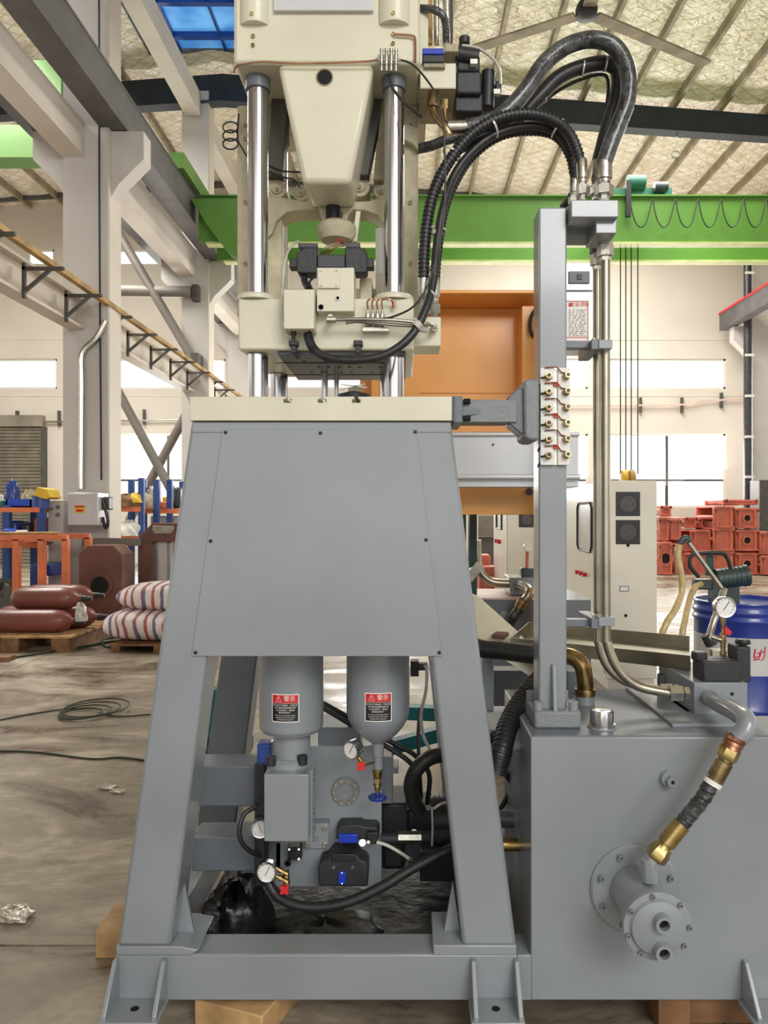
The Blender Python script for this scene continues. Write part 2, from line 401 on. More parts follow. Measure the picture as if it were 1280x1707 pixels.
# rafter across the hall and its brace rods
rf_ = B()
for xa, xb in ((-18, -4.2), (-4.2, 14)):
    def tp(x): return 11.62-.075*abs(x+4.2)
    def bt(x): return 10.97-.066*abs(x+4.2)
    rf_.prism([(xa, bt(xa)), (xb, bt(xb)), (xb, tp(xb)), (xa, tp(xa))], 17.55, 17.6)
    rf_.prism([(xa, bt(xa)-.03), (xb, bt(xb)-.03), (xb, bt(xb)), (xa, bt(xa))], 17.42, 17.73)
rf_.build('trim_3', 'rafter_steel', kind='structure')
B().prism([(-18, 10.7), (-4.2, 11.6), (14, 10.2), (14, 10.5), (-4.2, 11.75), (-18, 11.0)], 23.4, 23.5).build('trim_4', 'beam_dark', kind='structure')
br = B()
for a, c in (((860, 0), (700, 150)), ((790, 20), (1010, 155)), ((720, 245), (960, 120)), ((1020, 155), (1120, 175)), ((910, 180), (1280, 40))):
    pass
# columns
def column(x0, x1, d, top, name, lab, corb_z, conduit=False):
    t = thing(name, lab, 'column', ((x0+x1)/2, d, 0))
    B().box(x0, x1, d, d+.03, 0, top).build('flange', 'column_paint', t)
    B().box(x0, x1, d+.5, d+.53, 0, top).build('flange', 'column_paint', t)
    B().box((x0+x1)/2-.02, (x0+x1)/2+.02, d+.03, d+.5, 0, top).build('web', 'column_paint', t)
    B().box(x1-.1, x1+.01, d+.03, d+.5, 0, top).build('side_cover', 'beam_cream', t)
    for s, xe in ((-1, x0), (1, x1)):
        xo = xe+s*.5
        B().prism([(xe, corb_z), (xo, corb_z), (xo, corb_z-.42), (xe+s*.12, corb_z-.8), (xe, corb_z-1.0)], d+.1, d+.42).build('corbel', 'column_paint', t)
    return t
C1 = column(X(105, 11.5), X(180, 11.5), 11.5, 11.3, 'steel_column', 'near pale grey steel column rising past the grey electrical box', 7.35)
C2 = column(X(303, 17.5), X(347, 17.5), 17.5, 11.2, 'steel_column', 'second pale steel column standing behind the X braced pipes', 7.35)
C3 = column(X(1254, 22.6), X(1284, 22.6), 22.6, 10.6, 'steel_column', 'pale column at the right carrying the red topped crane rail', 7.1)
C4 = column(X(380, 23.3), X(412, 23.3), 23.3, 11.2, 'steel_column', 'farthest pale column at the end of the bracket rail', 7.35)
B().tube([P(177, 535, 11.45), P(160, 565, 11.45), P(137, 590, 11.45), P(136, 640, 11.45), P(135, 815, 11.45)], .05, 8, 4).build('conduit', 'zinc', C1)
B().tube([P(165, 0, 11.45), P(166, 400, 11.45), P(169, 800, 11.45)], .015, 6, 4).build('cable', 'black_plastic', C1)
dp = B().cyl((X(1246, 22.3), 22.3, .2), (X(1246, 22.3), 22.3, 10.2), .11, seg=12).build('downpipe', 'dark_steel', C3)
for py in (455, 523, 592, 660, 728, 795): B().box(X(1239, 22.3), X(1254, 22.3), 22.17, 22.2, Z(py+2, 22.2), Z(py-2, 22.2)).build('pipe_clip', 'white_plastic', dp)
# beams running down the hall
def ybeam(x0, x1, z0, z1, y0, y1, m, lab, name='steel_beam'):
    t = B(); t.box(x0, x1, y0, y1, z1-.04, z1); t.box(x0, x1, y0, y1, z0, z0+.04); xm = (x0+x1)/2
    t.box(x1-.05, x1-.01, y0, y1, z0+.04, z1-.04); t.box(x0+.01, x0+.05, y0, y1, z0+.04, z1-.04)
    return tag(t.build(name, m), lab, 'beam')
ybeam(-5.15, -4.8, 6.92, 7.42, .5, 11.5, 'beam_cream', 'cream box beam running from the near column toward the camera, above the left corbel')
ybeam(-5.15, -4.8, 6.95, 7.6, 12.1, 17.5, 'beam_cream', 'cream box beam between the near and second columns')
ybeam(-5.15, -4.8, 6.95, 7.6, 18.1, 23.3, 'beam_cream', 'cream box beam between the second and farthest columns')
ybeam(-4.58, -4.2, 7.36, 7.95, .5, 23.6, 'beam_dark', 'dark grey crane runway beam resting on the right corbels of the columns')
ybeam(-5.75, -5.4, 7.36, 7.95, .5, 23.6, 'beam_dark', 'dark grey crane runway beam resting on the left corbels of the columns')
ybeam(-5.0, -4.65, 10.6, 11.1, 6, 17.45, 'beam_cream', 'high cream eaves beam ending on top of the second column')
ybeam(-5.0, -4.65, 10.6, 11.1, 18.1, 23.6, 'beam_cream', 'high cream eaves beam behind the second column')
rb2 = ybeam(9.55, 9.85, 7.12, 7.6, 14, 23.4, 'beam_dark', 'dark crane runway beam with a red top on the right column')
B().box(9.53, 9.87, 14, 23.4, 7.6, 7.66).build('rail', 'red_print', rb2)
# low beam with bracket carried conductor rail
lb = thing('conductor_rail_beam', 'low cream beam with triangular brackets carrying a wooden conductor rail', 'beam', (-4.9, 5, 4.33))
for a, c in ((.5, 11.5), (12.1, 17.5), (18.1, 23.3)):
    b = B(); b.box(-5.05, -4.8, a, c, 4.33, 4.37); b.box(-5.05, -4.8, a, c, 4.76, 4.8); b.box(-4.95, -4.91, a, c, 4.37, 4.76); b.build('beam_span', 'beam_cream', lb)
B().box(-4.5, -4.42, 5, 23.5, 4.69, 4.76).build('rail', 'rail_wood', lb)
for k in range(13):
    d = 8.4+1.2*k
    if 11.3 < d < 11.9: d = 11.2
    b = B(); b.box(-4.8, -4.76, d, d+.05, 4.28, 4.72); b.box(-4.8, -4.28, d, d+.05, 4.63, 4.67); b.bar((-4.78, d+.025, 4.36), (-4.45, d+.025, 4.64), .04, .04, (0, 1, 0))
    b.build('bracket', 'bracket_steel', lb)
# tubular bracing beside the second column
bd = 17.25
bs = thing('pipe_bracing', 'grey tubular bracing with X shape left of the second column', 'bracing', P(262, 775, bd))
for a, c in (((60, 155), (322, 600)), ((170, 602), (300, 845)), ((320, 672), (215, 868))):
    B().cyl(P(*a, bd), P(*c, bd), .1, seg=12).build('brace_pipe', 'pipe_grey', bs)
    bd += .22
B().cyl(P(100, 483, 17.3), P(318, 487, 17.3), .13, seg=12).build('strut_pipe', 'pipe_grey', bs)
B().pbox(319, 330, 474, 500, 17.3, .7).build('end_bracket', 'bracket_steel', bs)
B().pbox(318, 330, 588, 606, 17.1, .5).build('end_bracket', 'bracket_steel', bs)
# roller shutter
rs = thing('door_1', 'x', 'door', (hx(0), WD-.1, 0)); del rs['label']; del rs['category']; rs['kind'] = 'structure'
zt = hz(712); n = 40; sw = B()
B().box(hx(-140), hx(76), WD-.22, WD, zt, zt+.35).build('shutter_box', 'shutter', rs)
B().box(hx(72), hx(79), WD-.16, WD, 0, zt).build('guide', 'bracket_steel', rs)
s0 = B().prism([(0, 0), (1, 0), (1, .09), (0, .09)], 0, .01)
for i in range(n):
    z0 = i*zt/n
    B().lathe((hx(-140), WD-.06, z0+zt/n/2), (1, 0, 0), [(0, zt/n*.5), (hx(72)-hx(-140), zt/n*.5)], 6).build('slat', 'shutter', rs)
# overhead travelling crane
cr = thing('overhead_crane', 'green double girder overhead crane spanning the hall', 'crane', (4, 15.4, 6.9))
zb, ztp = Z(404, 15.4), Z(329, 15.4)
B().box(-4.15, 13.9, 15.4, 15.44, zb, ztp).build('girder', 'crane_green', cr)
B().box(-4.15, 13.9, 15.33, 15.75, ztp, ztp+.03).build('top_flange', 'crane_green', cr)
B().box(-4.0, 13.9, 15.36, 15.6, zb-.04, zb).build('bottom_flange', 'crane_flange', cr)
zb2 = Z(434, 16.9)
B().box(-4.15, 13.9, 16.9, 16.94, zb2, ztp).build('girder', 'crane_green', cr)
B().box(-4.0, 13.9, 16.86, 17.1, zb2-.04, zb2).build('bottom_flange', 'crane_flange', cr)
B().box(-4.5, -4.1, 14.2, 18.0, 7.96, 8.25).build('end_carriage', 'crane_green', cr)
B().slab([P(318, 331, 15.0), P(398, 331, 15.0), P(410, 438, 15.0), P(380, 420, 15.0), P(345, 375, 15.0)], (0, .35, 0)).build('end_plate', 'crane_green', cr)
hc = thing('crane_trolley', 'dark teal hoist trolley on top of the green girders', 'hoist', P(1070, 328, 15.6))
B().pbox(1020, 1120, 313, 328, 15.5, .9).build('frame', 'crane_teal', hc)
B().cyl(P(1045, 305, 15.5), P(1074, 305, 15.5), .15, seg=14).build('drum', 'crane_teal', hc)
B().pbox(1044, 1052, 300, 360, 15.25, .08).build('cable_guard', 'black_plastic', hc)
B().cyl(P(1090, 312, 15.4), P(1112, 312, 15.4), .1).build('motor', 'motor_green', hc)
fest = tag(B().build if False else B().tube([P(x0+dx, y, 15.28) for x0 in [1050+38*i for i in range(8)] for dx, y in ((0, 333), (3, 350), (9, 370), (18, 379), (27, 371), (33, 350))], .012, 6, 8).build('festoon_cable', 'cable_dark'), 'looping festoon cable hanging from the near green girder', 'cable')
hk = thing('crane_hook', 'yellow striped crane hook block hanging behind the electrical cabinet', 'hook', P(1046, 800, 15.6))
B().lathe(P(1034, 796, 15.6), (1, 0, 0), [(0, .09), (.03, .15), (.08, .16), (.12, .16), (.15, .09)], 16).build('sheave', 'yellow_print', hk)
B().lathe(P(1046, 796, 15.6), (1, 0, 0), [(0, .09), (.03, .15), (.08, .16), (.12, .16), (.15, .09)], 16).build('sheave', 'rail_wood', hk)
for px in (1034, 1043, 1052, 1063): B().cyl(P(px, 790, 15.6), P(px, 400, 15.6), .012, seg=5).build('rope', 'cable_dark', hk)
# other crane glimpsed at the left
oc = thing('neighbour_crane', 'green crane girder glimpsed at the upper left behind the cream beam', 'crane', P(0, 200, 13.5))
B().pbox(-60, 103, 208, 246, 13.5, .05).build('girder', 'crane_green', oc)
B().pbox(-60, 103, 246, 262, 13.5, .45).build('bottom_flange', 'crane_green', oc)
B().slab([P(48, 100, 13.3), P(102, 100, 13.3), P(102, 160, 13.3), P(80, 150, 13.3)], (0, .3, 0)).build('end_plate', 'crane_green', oc)
# ceiling fan
fh = Vector((2.36, 10, 8.1)); fn = thing('ceiling_fan', 'large dark ceiling fan with long pale blades above the hoses', 'fan', fh)
B().lathe(fh+Vector((0, 0, -.08)), (0, 0, 1), [(0, .05), (.03, .14), (.12, .15), (.2, .12), (.28, .05), (3.1, .04)], 16).build('motor', 'black_plastic', fn)
for a in (29.6, 151, 270):
    q = Vector((math.cos(math.radians(a)), math.sin(math.radians(a)), 0))
    B().bar(fh+q*.15, fh+q*2.3, .17, .03).build('blade', 'purlin', fn)
for a, L_ in ((-27, 3), (200, 3), (60, 3.4)):
    q = Vector((math.cos(math.radians(a)), math.sin(math.radians(a)), 0))
    e_ = fh+q*L_; e_.z = roofz(e_.x)-.2; B().cyl(fh+Vector((0, 0, .3)), e_, .008, seg=5).build('stay_rod', 'cable_dark', fn)
lamp = B().tube([P(1128, 221, 17.57)]+[P(1126, 250, 17.57)], .01, 5).tube([P(1126+7*math.cos(a*PI/4), 257+6*math.sin(a*PI/4), 17.57) for a in range(9)], .015, 6)
tag(lamp.build('hanging_ring', 'cable_dark'), 'small dark ring hanging under the rafter at the right', 'ring')
# ================================================================ THE PRESS: stand, table, rods, platen, head
D0 = 2.35
def bolt(mb, p, ax, r, h):                               # hex-socket cap screw
    p = Vector(p); a = Vector(ax).normalized()
    mb.lathe(p, a, [(0, r), (h, r), (h, r*.55), (h*.4, r*.5), (h*.4, 0)], 10)
st = thing('machine_stand', 'grey painted A shaped steel stand with blank bolted cover panel carrying the cream table', 'stand', (X(527, D0), D0+.4, .1))
# sloping front legs (square tube), each with a gusset
for tag_, tp, bt_ in (('l', [(318, 703), (395, 703)], [(195, 1578), (284, 1578)]), ('r', [(676, 703), (752, 703)], [(771, 1578), (861, 1578)])):
    B().pprism([tp[0], tp[1], bt_[1], bt_[0]], D0, .16).build('leg', 'grey_paint', st, bev=.012)
# head rail and back sheet behind the cover
B().pbox(319, 752, 703, 722, D0-.002, .2).build('top_rail', 'grey_paint', st, bev=.004)
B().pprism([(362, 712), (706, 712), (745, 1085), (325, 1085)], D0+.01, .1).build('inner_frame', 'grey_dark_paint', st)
cvp = B().pprism([(371, 716), (694, 716), (737, 1094), (319, 1094)], D0-.006, .005).build('cover_panel', 'grey_paint', st, bev=.0015)
for px, py in ((376, 721), (534, 722), (692, 720), (351, 902), (710, 900), (326, 1088), (732, 1088)):
    b = B(); bolt(b, P(px, py, D0-.006), (0, -1, 0), .0042, .004); b.lathe(P(px, py, D0-.006), (0, -1, 0), [(0, .0058), (.001, .0058)], 12); b.build('bolt', 'bolt_dark', cvp)
# foot plates under legs
B().pprism([(193, 1578), (300, 1578), (331, 1584), (318, 1593), (193, 1593)], D0-.004, .2).build('leg_plate', 'grey_paint', st, bev=.004)
B().pprism([(861, 1576), (770, 1576), (722, 1576), (722, 1593), (861, 1593)], D0-.004, .2).build('leg_plate', 'grey_paint', st, bev=.004)
B().slab([P(283, 1580, D0+.08), P(328, 1580, D0+.08), P(303, 1455, D0+.08), P(297, 1470, D0+.08)], (0, .015, 0)).build('gusset', 'grey_paint', st, bev=.002)
B().slab([P(771, 1580, D0+.08), P(735, 1580, D0+.08), P(755, 1470, D0+.08)], (0, .015, 0)).build('gusset', 'grey_paint', st, bev=.002)
# base beam
B().pbox(193, 862, 1592, 1668, D0, .11).build('base_beam', 'grey_paint', st, bev=.004)
B().box(X(318, D0), X(722, D0), D0+.001, D0+.11, Z(1592, D0), Z(1590, D0)).build('beam_strip', 'grey_paint', st)
for x0, x1 in (((178, 204), (264, 279)), ((777, 792), (849, 863))):
    for a, c in (x0, x1):
        xa = X((a+c)/2+4, D0); b = B()
        b.add([(xa-.007, D0, Z(1596, D0)), (xa-.007, D0-.02, Z(1596, D0)), (xa-.007, D0-.11, .125), (xa-.007, D0-.11, .1), (xa-.007, D0, .1),
               (xa+.007, D0, Z(1596, D0)), (xa+.007, D0-.02, Z(1596, D0)), (xa+.007, D0-.11, .125), (xa+.007, D0-.11, .1), (xa+.007, D0, .1)],
              [(0,1,2,3,4), (9,8,7,6,5), (0,5,6,1), (1,6,7,2), (2,7,8,3), (3,8,9,4), (4,9,5,0)])
        b.build('rib', 'grey_paint', st, bev=.003)
    xa, xb = X((x0[0]+x0[1])/2-4, D0), X((x1[0]+x1[1])/2+10, D0)
    fp = B().box(xa, xb, D0-.115, D0, .095, .112).build('foot_plate', 'grey_paint', st, bev=.003)
    B().lathe(((xa+xb)/2, D0-.05, .112), (0, 0, 1), [(0, .013), (.0006, .013)], 12).build('bolt_hole', 'hole_black', fp)
# rear legs and rails
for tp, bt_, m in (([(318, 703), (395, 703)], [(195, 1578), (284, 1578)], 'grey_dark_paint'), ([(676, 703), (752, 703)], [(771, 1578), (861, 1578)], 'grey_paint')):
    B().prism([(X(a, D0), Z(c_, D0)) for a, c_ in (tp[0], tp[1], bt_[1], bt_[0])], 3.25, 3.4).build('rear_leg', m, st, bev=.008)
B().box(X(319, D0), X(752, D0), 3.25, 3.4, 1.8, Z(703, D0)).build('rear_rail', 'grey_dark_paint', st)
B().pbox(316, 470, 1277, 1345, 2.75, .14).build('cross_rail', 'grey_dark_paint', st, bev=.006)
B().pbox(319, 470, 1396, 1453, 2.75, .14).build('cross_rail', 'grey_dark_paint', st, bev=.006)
B().box(X(193, D0), X(193, D0)+.12, D0+.11, 3.4, .105, .24).build('side_beam', 'grey_paint', st, bev=.004)
B().box(X(862, D0)-.12, X(862, D0), D0+.11, 3.4, .105, .24).build('side_beam', 'grey_paint', st, bev=.004)
B().box(X(193, D0), X(862, D0), 3.28, 3.38, .105, .239).build('rear_beam', 'grey_dark_paint', st, bev=.004)
# worktable
wt = thing('worktable', 'cream steel machine table with three T slots on its front edge', 'table', (X(535, D0), D0+.3, Z(703, D0)))
zt, zb_ = Z(662, D0), Z(702, D0); xa, xb = X(318, D0), X(753, D0)
body = B(); slots = (480, 537, 594); e = []
prof = [(xa, zb_), (xb, zb_), (xb, zt)]
for px in reversed(slots):
    x = X(px, D0); prof += [(x+.006, zt), (x+.006, zt-.008), (x+.013, zt-.008), (x+.013, zt-.019), (x-.013, zt-.019), (x-.013, zt-.008), (x-.006, zt-.008), (x-.006, zt)]
prof += [(xa, zt)]
body.prism(prof, D0-.012, D0+1.06).build('table_plate', 'cream_paint', wt, bev=.002)
B().box(xb, xb+.008, D0-.012, D0+1.0, zb_-.002, zt).build('edge_strip', 'dark_steel', wt)
# tie rods
RODS = [(-.470, 2.445, 'left front chrome tie rod of the press'), (-.037, 2.445, 'right front chrome tie rod of the press'), (-.462, 2.8, 'left rear chrome tie rod half hidden behind the left front rod'), (-.06, 2.8, 'right rear chrome tie rod hidden behind the right front rod')]
for x, y, lab in RODS:
    t = thing('tie_rod', lab, 'rod', (x, y, zt), 'press tie rods')
    B().cyl((x, y, zt), (x, y, 2.1), .0325, seg=28).build('lower_section', 'chrome', t)
    B().cyl((x, y, 2.27), (x, y, 2.99), .0325, seg=28).build('upper_section', 'chrome', t)
    B().lathe((x, y, 2.94), (0, 0, 1), [(0, .034), (.0, .039), (.04, .039)], 28).build('collar', 'grey_dark_paint', t)
cyr = thing('ejector_rod', 'slim chrome rod standing on the table between the tie rods', 'rod', (X(541, 2.7), 2.7, zt))
B().cyl((X(541, 2.7), 2.7, zt), (X(541, 2.7), 2.7, 2.09), .012, seg=16).build('rod', 'chrome', cyr)
B().cyl((X(541, 2.7)+.04, 2.72, zt), (X(541, 2.7)+.04, 2.72, 2.09), .009, seg=12).build('guide_pin', 'chrome', cyr)
blk = thing('ejector_valve', 'small black fitting with steel clips standing on the table under the platen', 'valve', P(590, 662, 2.6))
B().lathe(P(590, 668, 2.62), (0, 0, 1), [(0, .055), (.02, .055), (.03, .02)], 16).build('body', 'valve_black', blk)
B().pbox(580, 601, 645, 655, 2.6, .04).build('cap', 'cream_cast', blk, bev=.003)
B().bar(P(568, 641, 2.6), P(612, 646, 2.6), .006, .004).build('clip', 'zinc', blk)
B().bar(P(566, 650, 2.6), P(608, 640, 2.6), .006, .004).build('clip', 'zinc', blk)
# moving platen
pl = thing('moving_platen', 'cream moving platen clamped round the chrome rods above the table', 'press platen', (X(543, 2.38), 2.38, 2.1))
z0, z1 = Z(583, 2.38), Z(497, 2.38); xa, xb = X(397, 2.38), X(690, 2.38)
ch = .012
b = B(); b.add([(xa, 2.38, z0), (xb, 2.38, z0), (xb, 2.87, z0), (xa+.02, 2.87, z0), (xa, 2.38, z1), (xb, 2.38, z1), (xb, 2.87, z1), (xa, 2.87, z1)], [(0,3,2,1),(4,5,6,7),(0,1,5,4),(1,2,6,5),(2,3,7,6),(3,0,4,7)])
b.build('platen_body', 'cream_paint', pl, bev=.006)
for x, y in ((-.470, 2.445), (-.037, 2.445)):
    b = B(); n = 24; vs = []
    b.lathe((x, y-.02, z1), (0, 0, 1), [(0, .062), (.012, .062), (.018, .055)], 30).build('rod_boss', 'cream_paint', pl)
b = B(); b.box(-.4, .0, 2.40, 2.86, z0-.012, z0)
b.build('mould_plate', 'dark_steel', pl, bev=.001)
hb = B()
for i in range(8):
    for j in range(3):
        if (i+j) % 3 != 1 or i in (3, 4): hb.lathe((-.33+.035*i, 2.5+.1*j, z0-.0125), (0, 0, -1), [(0, .006), (.0004, .006)], 8)
hb.build('tapped_holes', 'hole_black', pl, kind='stuff')
for yy in (2.52, 2.74):
    B().box(-.43, -.01, yy, yy+.012, z0-.0128, z0-.0122).build('slot_line', 'hole_black', pl)
B().box(-.43, -.09, 2.72, 2.86, z1, z1+.13).build('rear_ridge', 'cream_cast', pl, bev=.008)
B().box(-.15, -.11, 2.5, 2.8, z1, z1+.1).build('web_plate', 'cream_cast', pl, bev=.004)
B().pbox(665, 735, 528, 577, 2.42, .13).build('side_block', 'cream_paint', pl, bev=.004)
B().cyl(P(633, 500, 2.6), P(633, 382, 2.6), .0145, seg=16).build('guide_post', 'white_plastic', pl)
B().pbox(626, 642, 455, 500, 2.58, .08).build('post_base', 'cream_paint', pl, bev=.003)
# valve block on the platen
vb = thing('valve_block', 'cream hydraulic block with black twin solenoid valve standing on the platen front', 'valve block', P(560, 519, 2.33))
B().pbox(528, 590, 446, 519, 2.33, .1).build('block', 'cream_paint', vb, bev=.002)
pp = B().pbox(530, 566, 447, 480, 2.322, .008).build('cover_plate', 'cream_paint', vb, bev=.001)
for px, py in ((535, 451), (561, 451), (535, 476), (561, 476)):
    b = B(); bolt(b, P(px, py, 2.322), (0, -1, 0), .0035, .003); b.build('screw', 'steel', pp)
for px, py, r in ((563, 497, .008), (535, 512, .008)):
    b = B(); b.lathe(P(px, py, 2.33), (0, -1, 0), [(0, r), (.003, r), (.003, r*.6), (0, r*.55), (0, 0)], 14); b.build('port_plug', 'steel' if r == .008 and px == 563 else 'hole_black', vb)
for s, pts in ((1, [(529, 412), (508, 412), (500, 419), (494, 420), (494, 450), (497, 455), (529, 455)]), (2, [(575, 412), (606, 412), (612, 420), (612, 452), (608, 455), (575, 455)])):
    B().pprism(pts, 2.40, .06).build('solenoid', 'valve_black', vb, bev=.004)
B().pbox(482, 496, 430, 446, 2.41, .04).build('end_cap', 'black_plastic', vb, bev=.003)
B().pbox(610, 623, 430, 446, 2.41, .04).build('end_cap', 'black_plastic', vb, bev=.003)
B().pbox(529, 575, 424, 446, 2.39, .06).build('valve_body', 'dark_steel', vb, bev=.003)
B().pbox(497, 529, 405, 413, 2.43, .03).build('plug_socket', 'dark_steel', vb, bev=.002)
B().pbox(576, 600, 404, 413, 2.43, .03).build('plug_socket', 'dark_steel', vb, bev=.002)
for i in range(4):
    B().tube([P(534+i*4, 424, 2.42), P(540+i*5, 416, 2.4), P(548+i*4, 409+i, 2.4), P(566+i*3, 404+i*2, 2.4)], .0022, 6, 5).build('capillary', 'brass' if i % 2 else 'zinc', vb)
B().cyl(P(560, 402, 2.42), P(572, 402, 2.42), .008, seg=8).build('union', 'casting_dark', vb)
B().tube([P(499, 402, 2.42), P(488, 408, 2.42), P(478, 425, 2.4), P(474, 450, 2.38), P(470, 490, 2.35), P(470, 530, 2.35), P(477, 556, 2.35), P(488, 563, 2.35)], .0035, 8).build('grey_cable', 'clear_tube', vb, label='thin grey cable looping down the left side')
B().tube([P(506, 455, 2.43), P(508, 470, 2.42), P(515, 482, 2.4)], .011, 10).build('lead', 'black_rubber', vb)
B().tube([P(520, 482, 2.4), P(516, 470, 2.4), P(524, 462, 2.4), P(530, 462, 2.4)], .004, 8).build('lead', 'black_rubber', vb)
jb = thing('junction_box', 'small cream junction box with two bottom cable glands on the platen', 'box', P(498, 550, 2.31))
B().pbox(472, 524, 482, 549, 2.31, .068).build('box', 'cream_paint', jb, bev=.003)
B().pbox(473, 523, 483, 548, 2.306, .004).build('lid', 'cream_paint', jb, bev=.002)
for px, py in ((477, 487), (519, 487), (477, 544), (519, 544)):
    b = B(); b.lathe(P(px, py, 2.306), (0, -1, 0), [(0, .0028), (.001, .0028), (.001, 0)], 8); b.build('screw', 'zinc', jb)
B().lathe(P(489, 549, 2.34), (0, 0, -1), [(0, .009), (.016, .009), (.02, .006), (.03, .006)], 12).build('gland', 'black_plastic', jb)
B().lathe(P(513, 549, 2.34), (0, 0, -1), [(0, .009), (.016, .009)], 12).build('gland', 'white_plastic', jb)
for px in (489, 597):
    c = thing('stop_clamp', ('left' if px < 500 else 'right')+' black T shaped stop on the lower front of the platen', 'clamp', P(px, 585, 2.33), 'black stops on the platen')
    B().pbox(px-8, px+7, 567, 575, 2.345, .035).build('head', 'black_plastic', c, bev=.001)
    B().pbox(px-4, px+4, 575, 588, 2.35, .03).build('stem', 'black_plastic', c, bev=.001)
    if px < 500: B().slab([P(485, 586, 2.35), P(492, 584, 2.35), P(502, 597, 2.36), P(494, 598, 2.36)], (0, .02, 0)).build('tongue', 'black_plastic', c)
# copper lubrication distributor
ld = thing('lubrication_distributor', 'four outlet steel distributor with copper tubes on the platen right side', 'distributor', P(626, 552, 2.34))
B().pbox(604, 648, 545, 552, 2.345, .035).build('bracket', 'zinc', ld, bev=.001)
for i in range(4):
    px = 613+i*8
    b = B(); b.lathe(P(px, 545, 2.35), (0, 0, 1), [(0, .0075), (.018, .0075), (.018, .0055), (.024, .0055), (.024, .0075), (.04, .0075), (.042, .005), (.052, .003)], 12); b.build('outlet', 'zinc', ld)
    B().tube([P(px, 516, 2.35), P(px-1, 505, 2.35), P(px+2, 499, 2.35), P(px+6 if i < 3 else px+14, 500, 2.35)]+([P(657, 508, 2.36)] if i == 3 else []), .0028, 6).build('copper_tube', 'copper', ld)
B().cyl(P(656, 503, 2.36), P(657, 513, 2.36), .006, seg=8).build('copper_nut', 'copper', ld)
tp_ = thing('steel_pipe', 'two slim bent steel tubes crossing the platen front to the side block', 'pipe', P(640, 540, 2.34))
B().tube([P(545, 533, 2.32), P(560, 533, 2.32)], .011, 12).build('nut', 'zinc', tp_)
B().tube([P(560, 533, 2.32), P(600, 532, 2.315), P(660, 534, 2.315), P(712, 540, 2.33), P(723, 545, 2.37), P(723, 545, 2.42)], .0055, 10).build('tube', 'steel', tp_)
B().tube([P(576, 538, 2.33), P(600, 536, 2.33), P(650, 541, 2.33), P(700, 544, 2.34)], .0055, 10).build('tube', 'steel', tp_)
B().cyl(P(690, 545, 2.35), P(712, 549, 2.36), .012, seg=6).build('nut', 'zinc', tp_)
B().cyl(P(724, 546, 2.42), P(724, 546, 2.385), .012, seg=6).build('nut', 'zinc', tp_)
B().lathe(P(552, 533, 2.36), (0, -1, 0), [(0, .01), (.03, .01)], 6).build('adapter', 'zinc', tp_)

# fixed head of the press
hd = thing('press_head', 'tall cream press head with wedge shaped housing and nut covers at the top', 'press head', (X(545, 2.36), 2.36, 2.6))
xa, xb = X(389, 2.36), X(700, 2.36); zh = Z(106, 2.36)
b = B(); b.box(xa, xb, 2.36, 2.95, zh, 3.6); b.build('housing', 'cream_paint', hd, bev=.012)
B().box(xb-.002, xb+.03, 2.5, 2.95, zh-.0, 3.6).build('side_plate', 'cream_paint', hd, bev=.003)
for x0, x1 in ((396, 452), (627, 687)):
    xc = X((x0+x1)/2, 2.36); r = (x1-x0)*2.36/F/2
    c = B().lathe((xc, 2.385, Z(42, 2.36)), (0, 0, 1), [(0, r*.96), (.006, r), (.5, r)], 32).build('nut_cover', 'cream_paint', hd)
    b = B(); bolt(b, (xc-.003, 2.385-r, Z(22, 2.33)), (0, -1, 0), .006, .004); b.build('grub_screw', 'brass_worn', c)
B().pbox(456, 622, -60, 17, 2.345, .015).build('name_panel', 'sheet_grey', hd, bev=.001, label='blank light grey panel')
for px, py in ((422, 61), (422, 76), (655, 57), (655, 73)):
    b = B(); bolt(b, P(px, py, 2.36), (0, -1, 0), .006, .006); b.build('plug', 'brass_worn', hd)
# wedge housing
WF = 2.364; zb3 = Z(305, WF); zt3 = zh+.002
vs = [(X(462, WF), WF, zt3), (X(624, WF), WF, zt3), (X(585, WF), WF, zb3), (X(504, WF), WF, zb3)]
vb_ = [(X(466, WF), 2.7, zt3), (X(618, WF), 2.7, zt3), (X(583, WF), 2.56, zb3), (X(506, WF), 2.56, zb3)]
b = B().add(vs+vb_, [(0,1,2,3), (7,6,5,4), (0,4,5,1), (1,5,6,2), (2,6,7,3), (3,7,4,0)]); wdg = b.build('wedge_housing', 'cream_paint', hd, bev=.016)
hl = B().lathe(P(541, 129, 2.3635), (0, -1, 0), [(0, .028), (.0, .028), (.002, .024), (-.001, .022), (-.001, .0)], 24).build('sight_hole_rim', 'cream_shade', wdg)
B().lathe(P(541, 129, 2.3635), (0, -1, 0), [(0, .0225), (.0012, .0225)], 24).build('sight_hole', 'hole_black', wdg)
# slanted toggle links
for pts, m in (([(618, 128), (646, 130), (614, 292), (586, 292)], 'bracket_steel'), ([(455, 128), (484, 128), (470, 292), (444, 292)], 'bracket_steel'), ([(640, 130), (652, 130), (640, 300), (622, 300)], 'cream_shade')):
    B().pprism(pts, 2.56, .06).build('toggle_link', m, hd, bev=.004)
for px, py, r in ((462, 316, .031), (501, 322, .027), (600, 312, .033), (636, 318, .027)):
    t = B().lathe(P(px, py, 2.60), (0, 1, 0), [(-.012, r*.5), (-.012, r*.55), (-.004, r*.6), (-.004, r), (.12, r)], 26).build('pivot', 'cream_cast', hd)
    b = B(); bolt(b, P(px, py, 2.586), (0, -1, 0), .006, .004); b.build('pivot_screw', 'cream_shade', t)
b = B()
b.pprism([(447, 330), (478, 333), (505, 338), (545, 340), (545, 353), (500, 353), (478, 357), (462, 372), (455, 392), (447, 400)], 2.6, .1)
b.pprism([(575, 340), (615, 338), (645, 330), (645, 385), (630, 362), (610, 354), (575, 352)], 2.6, .1)
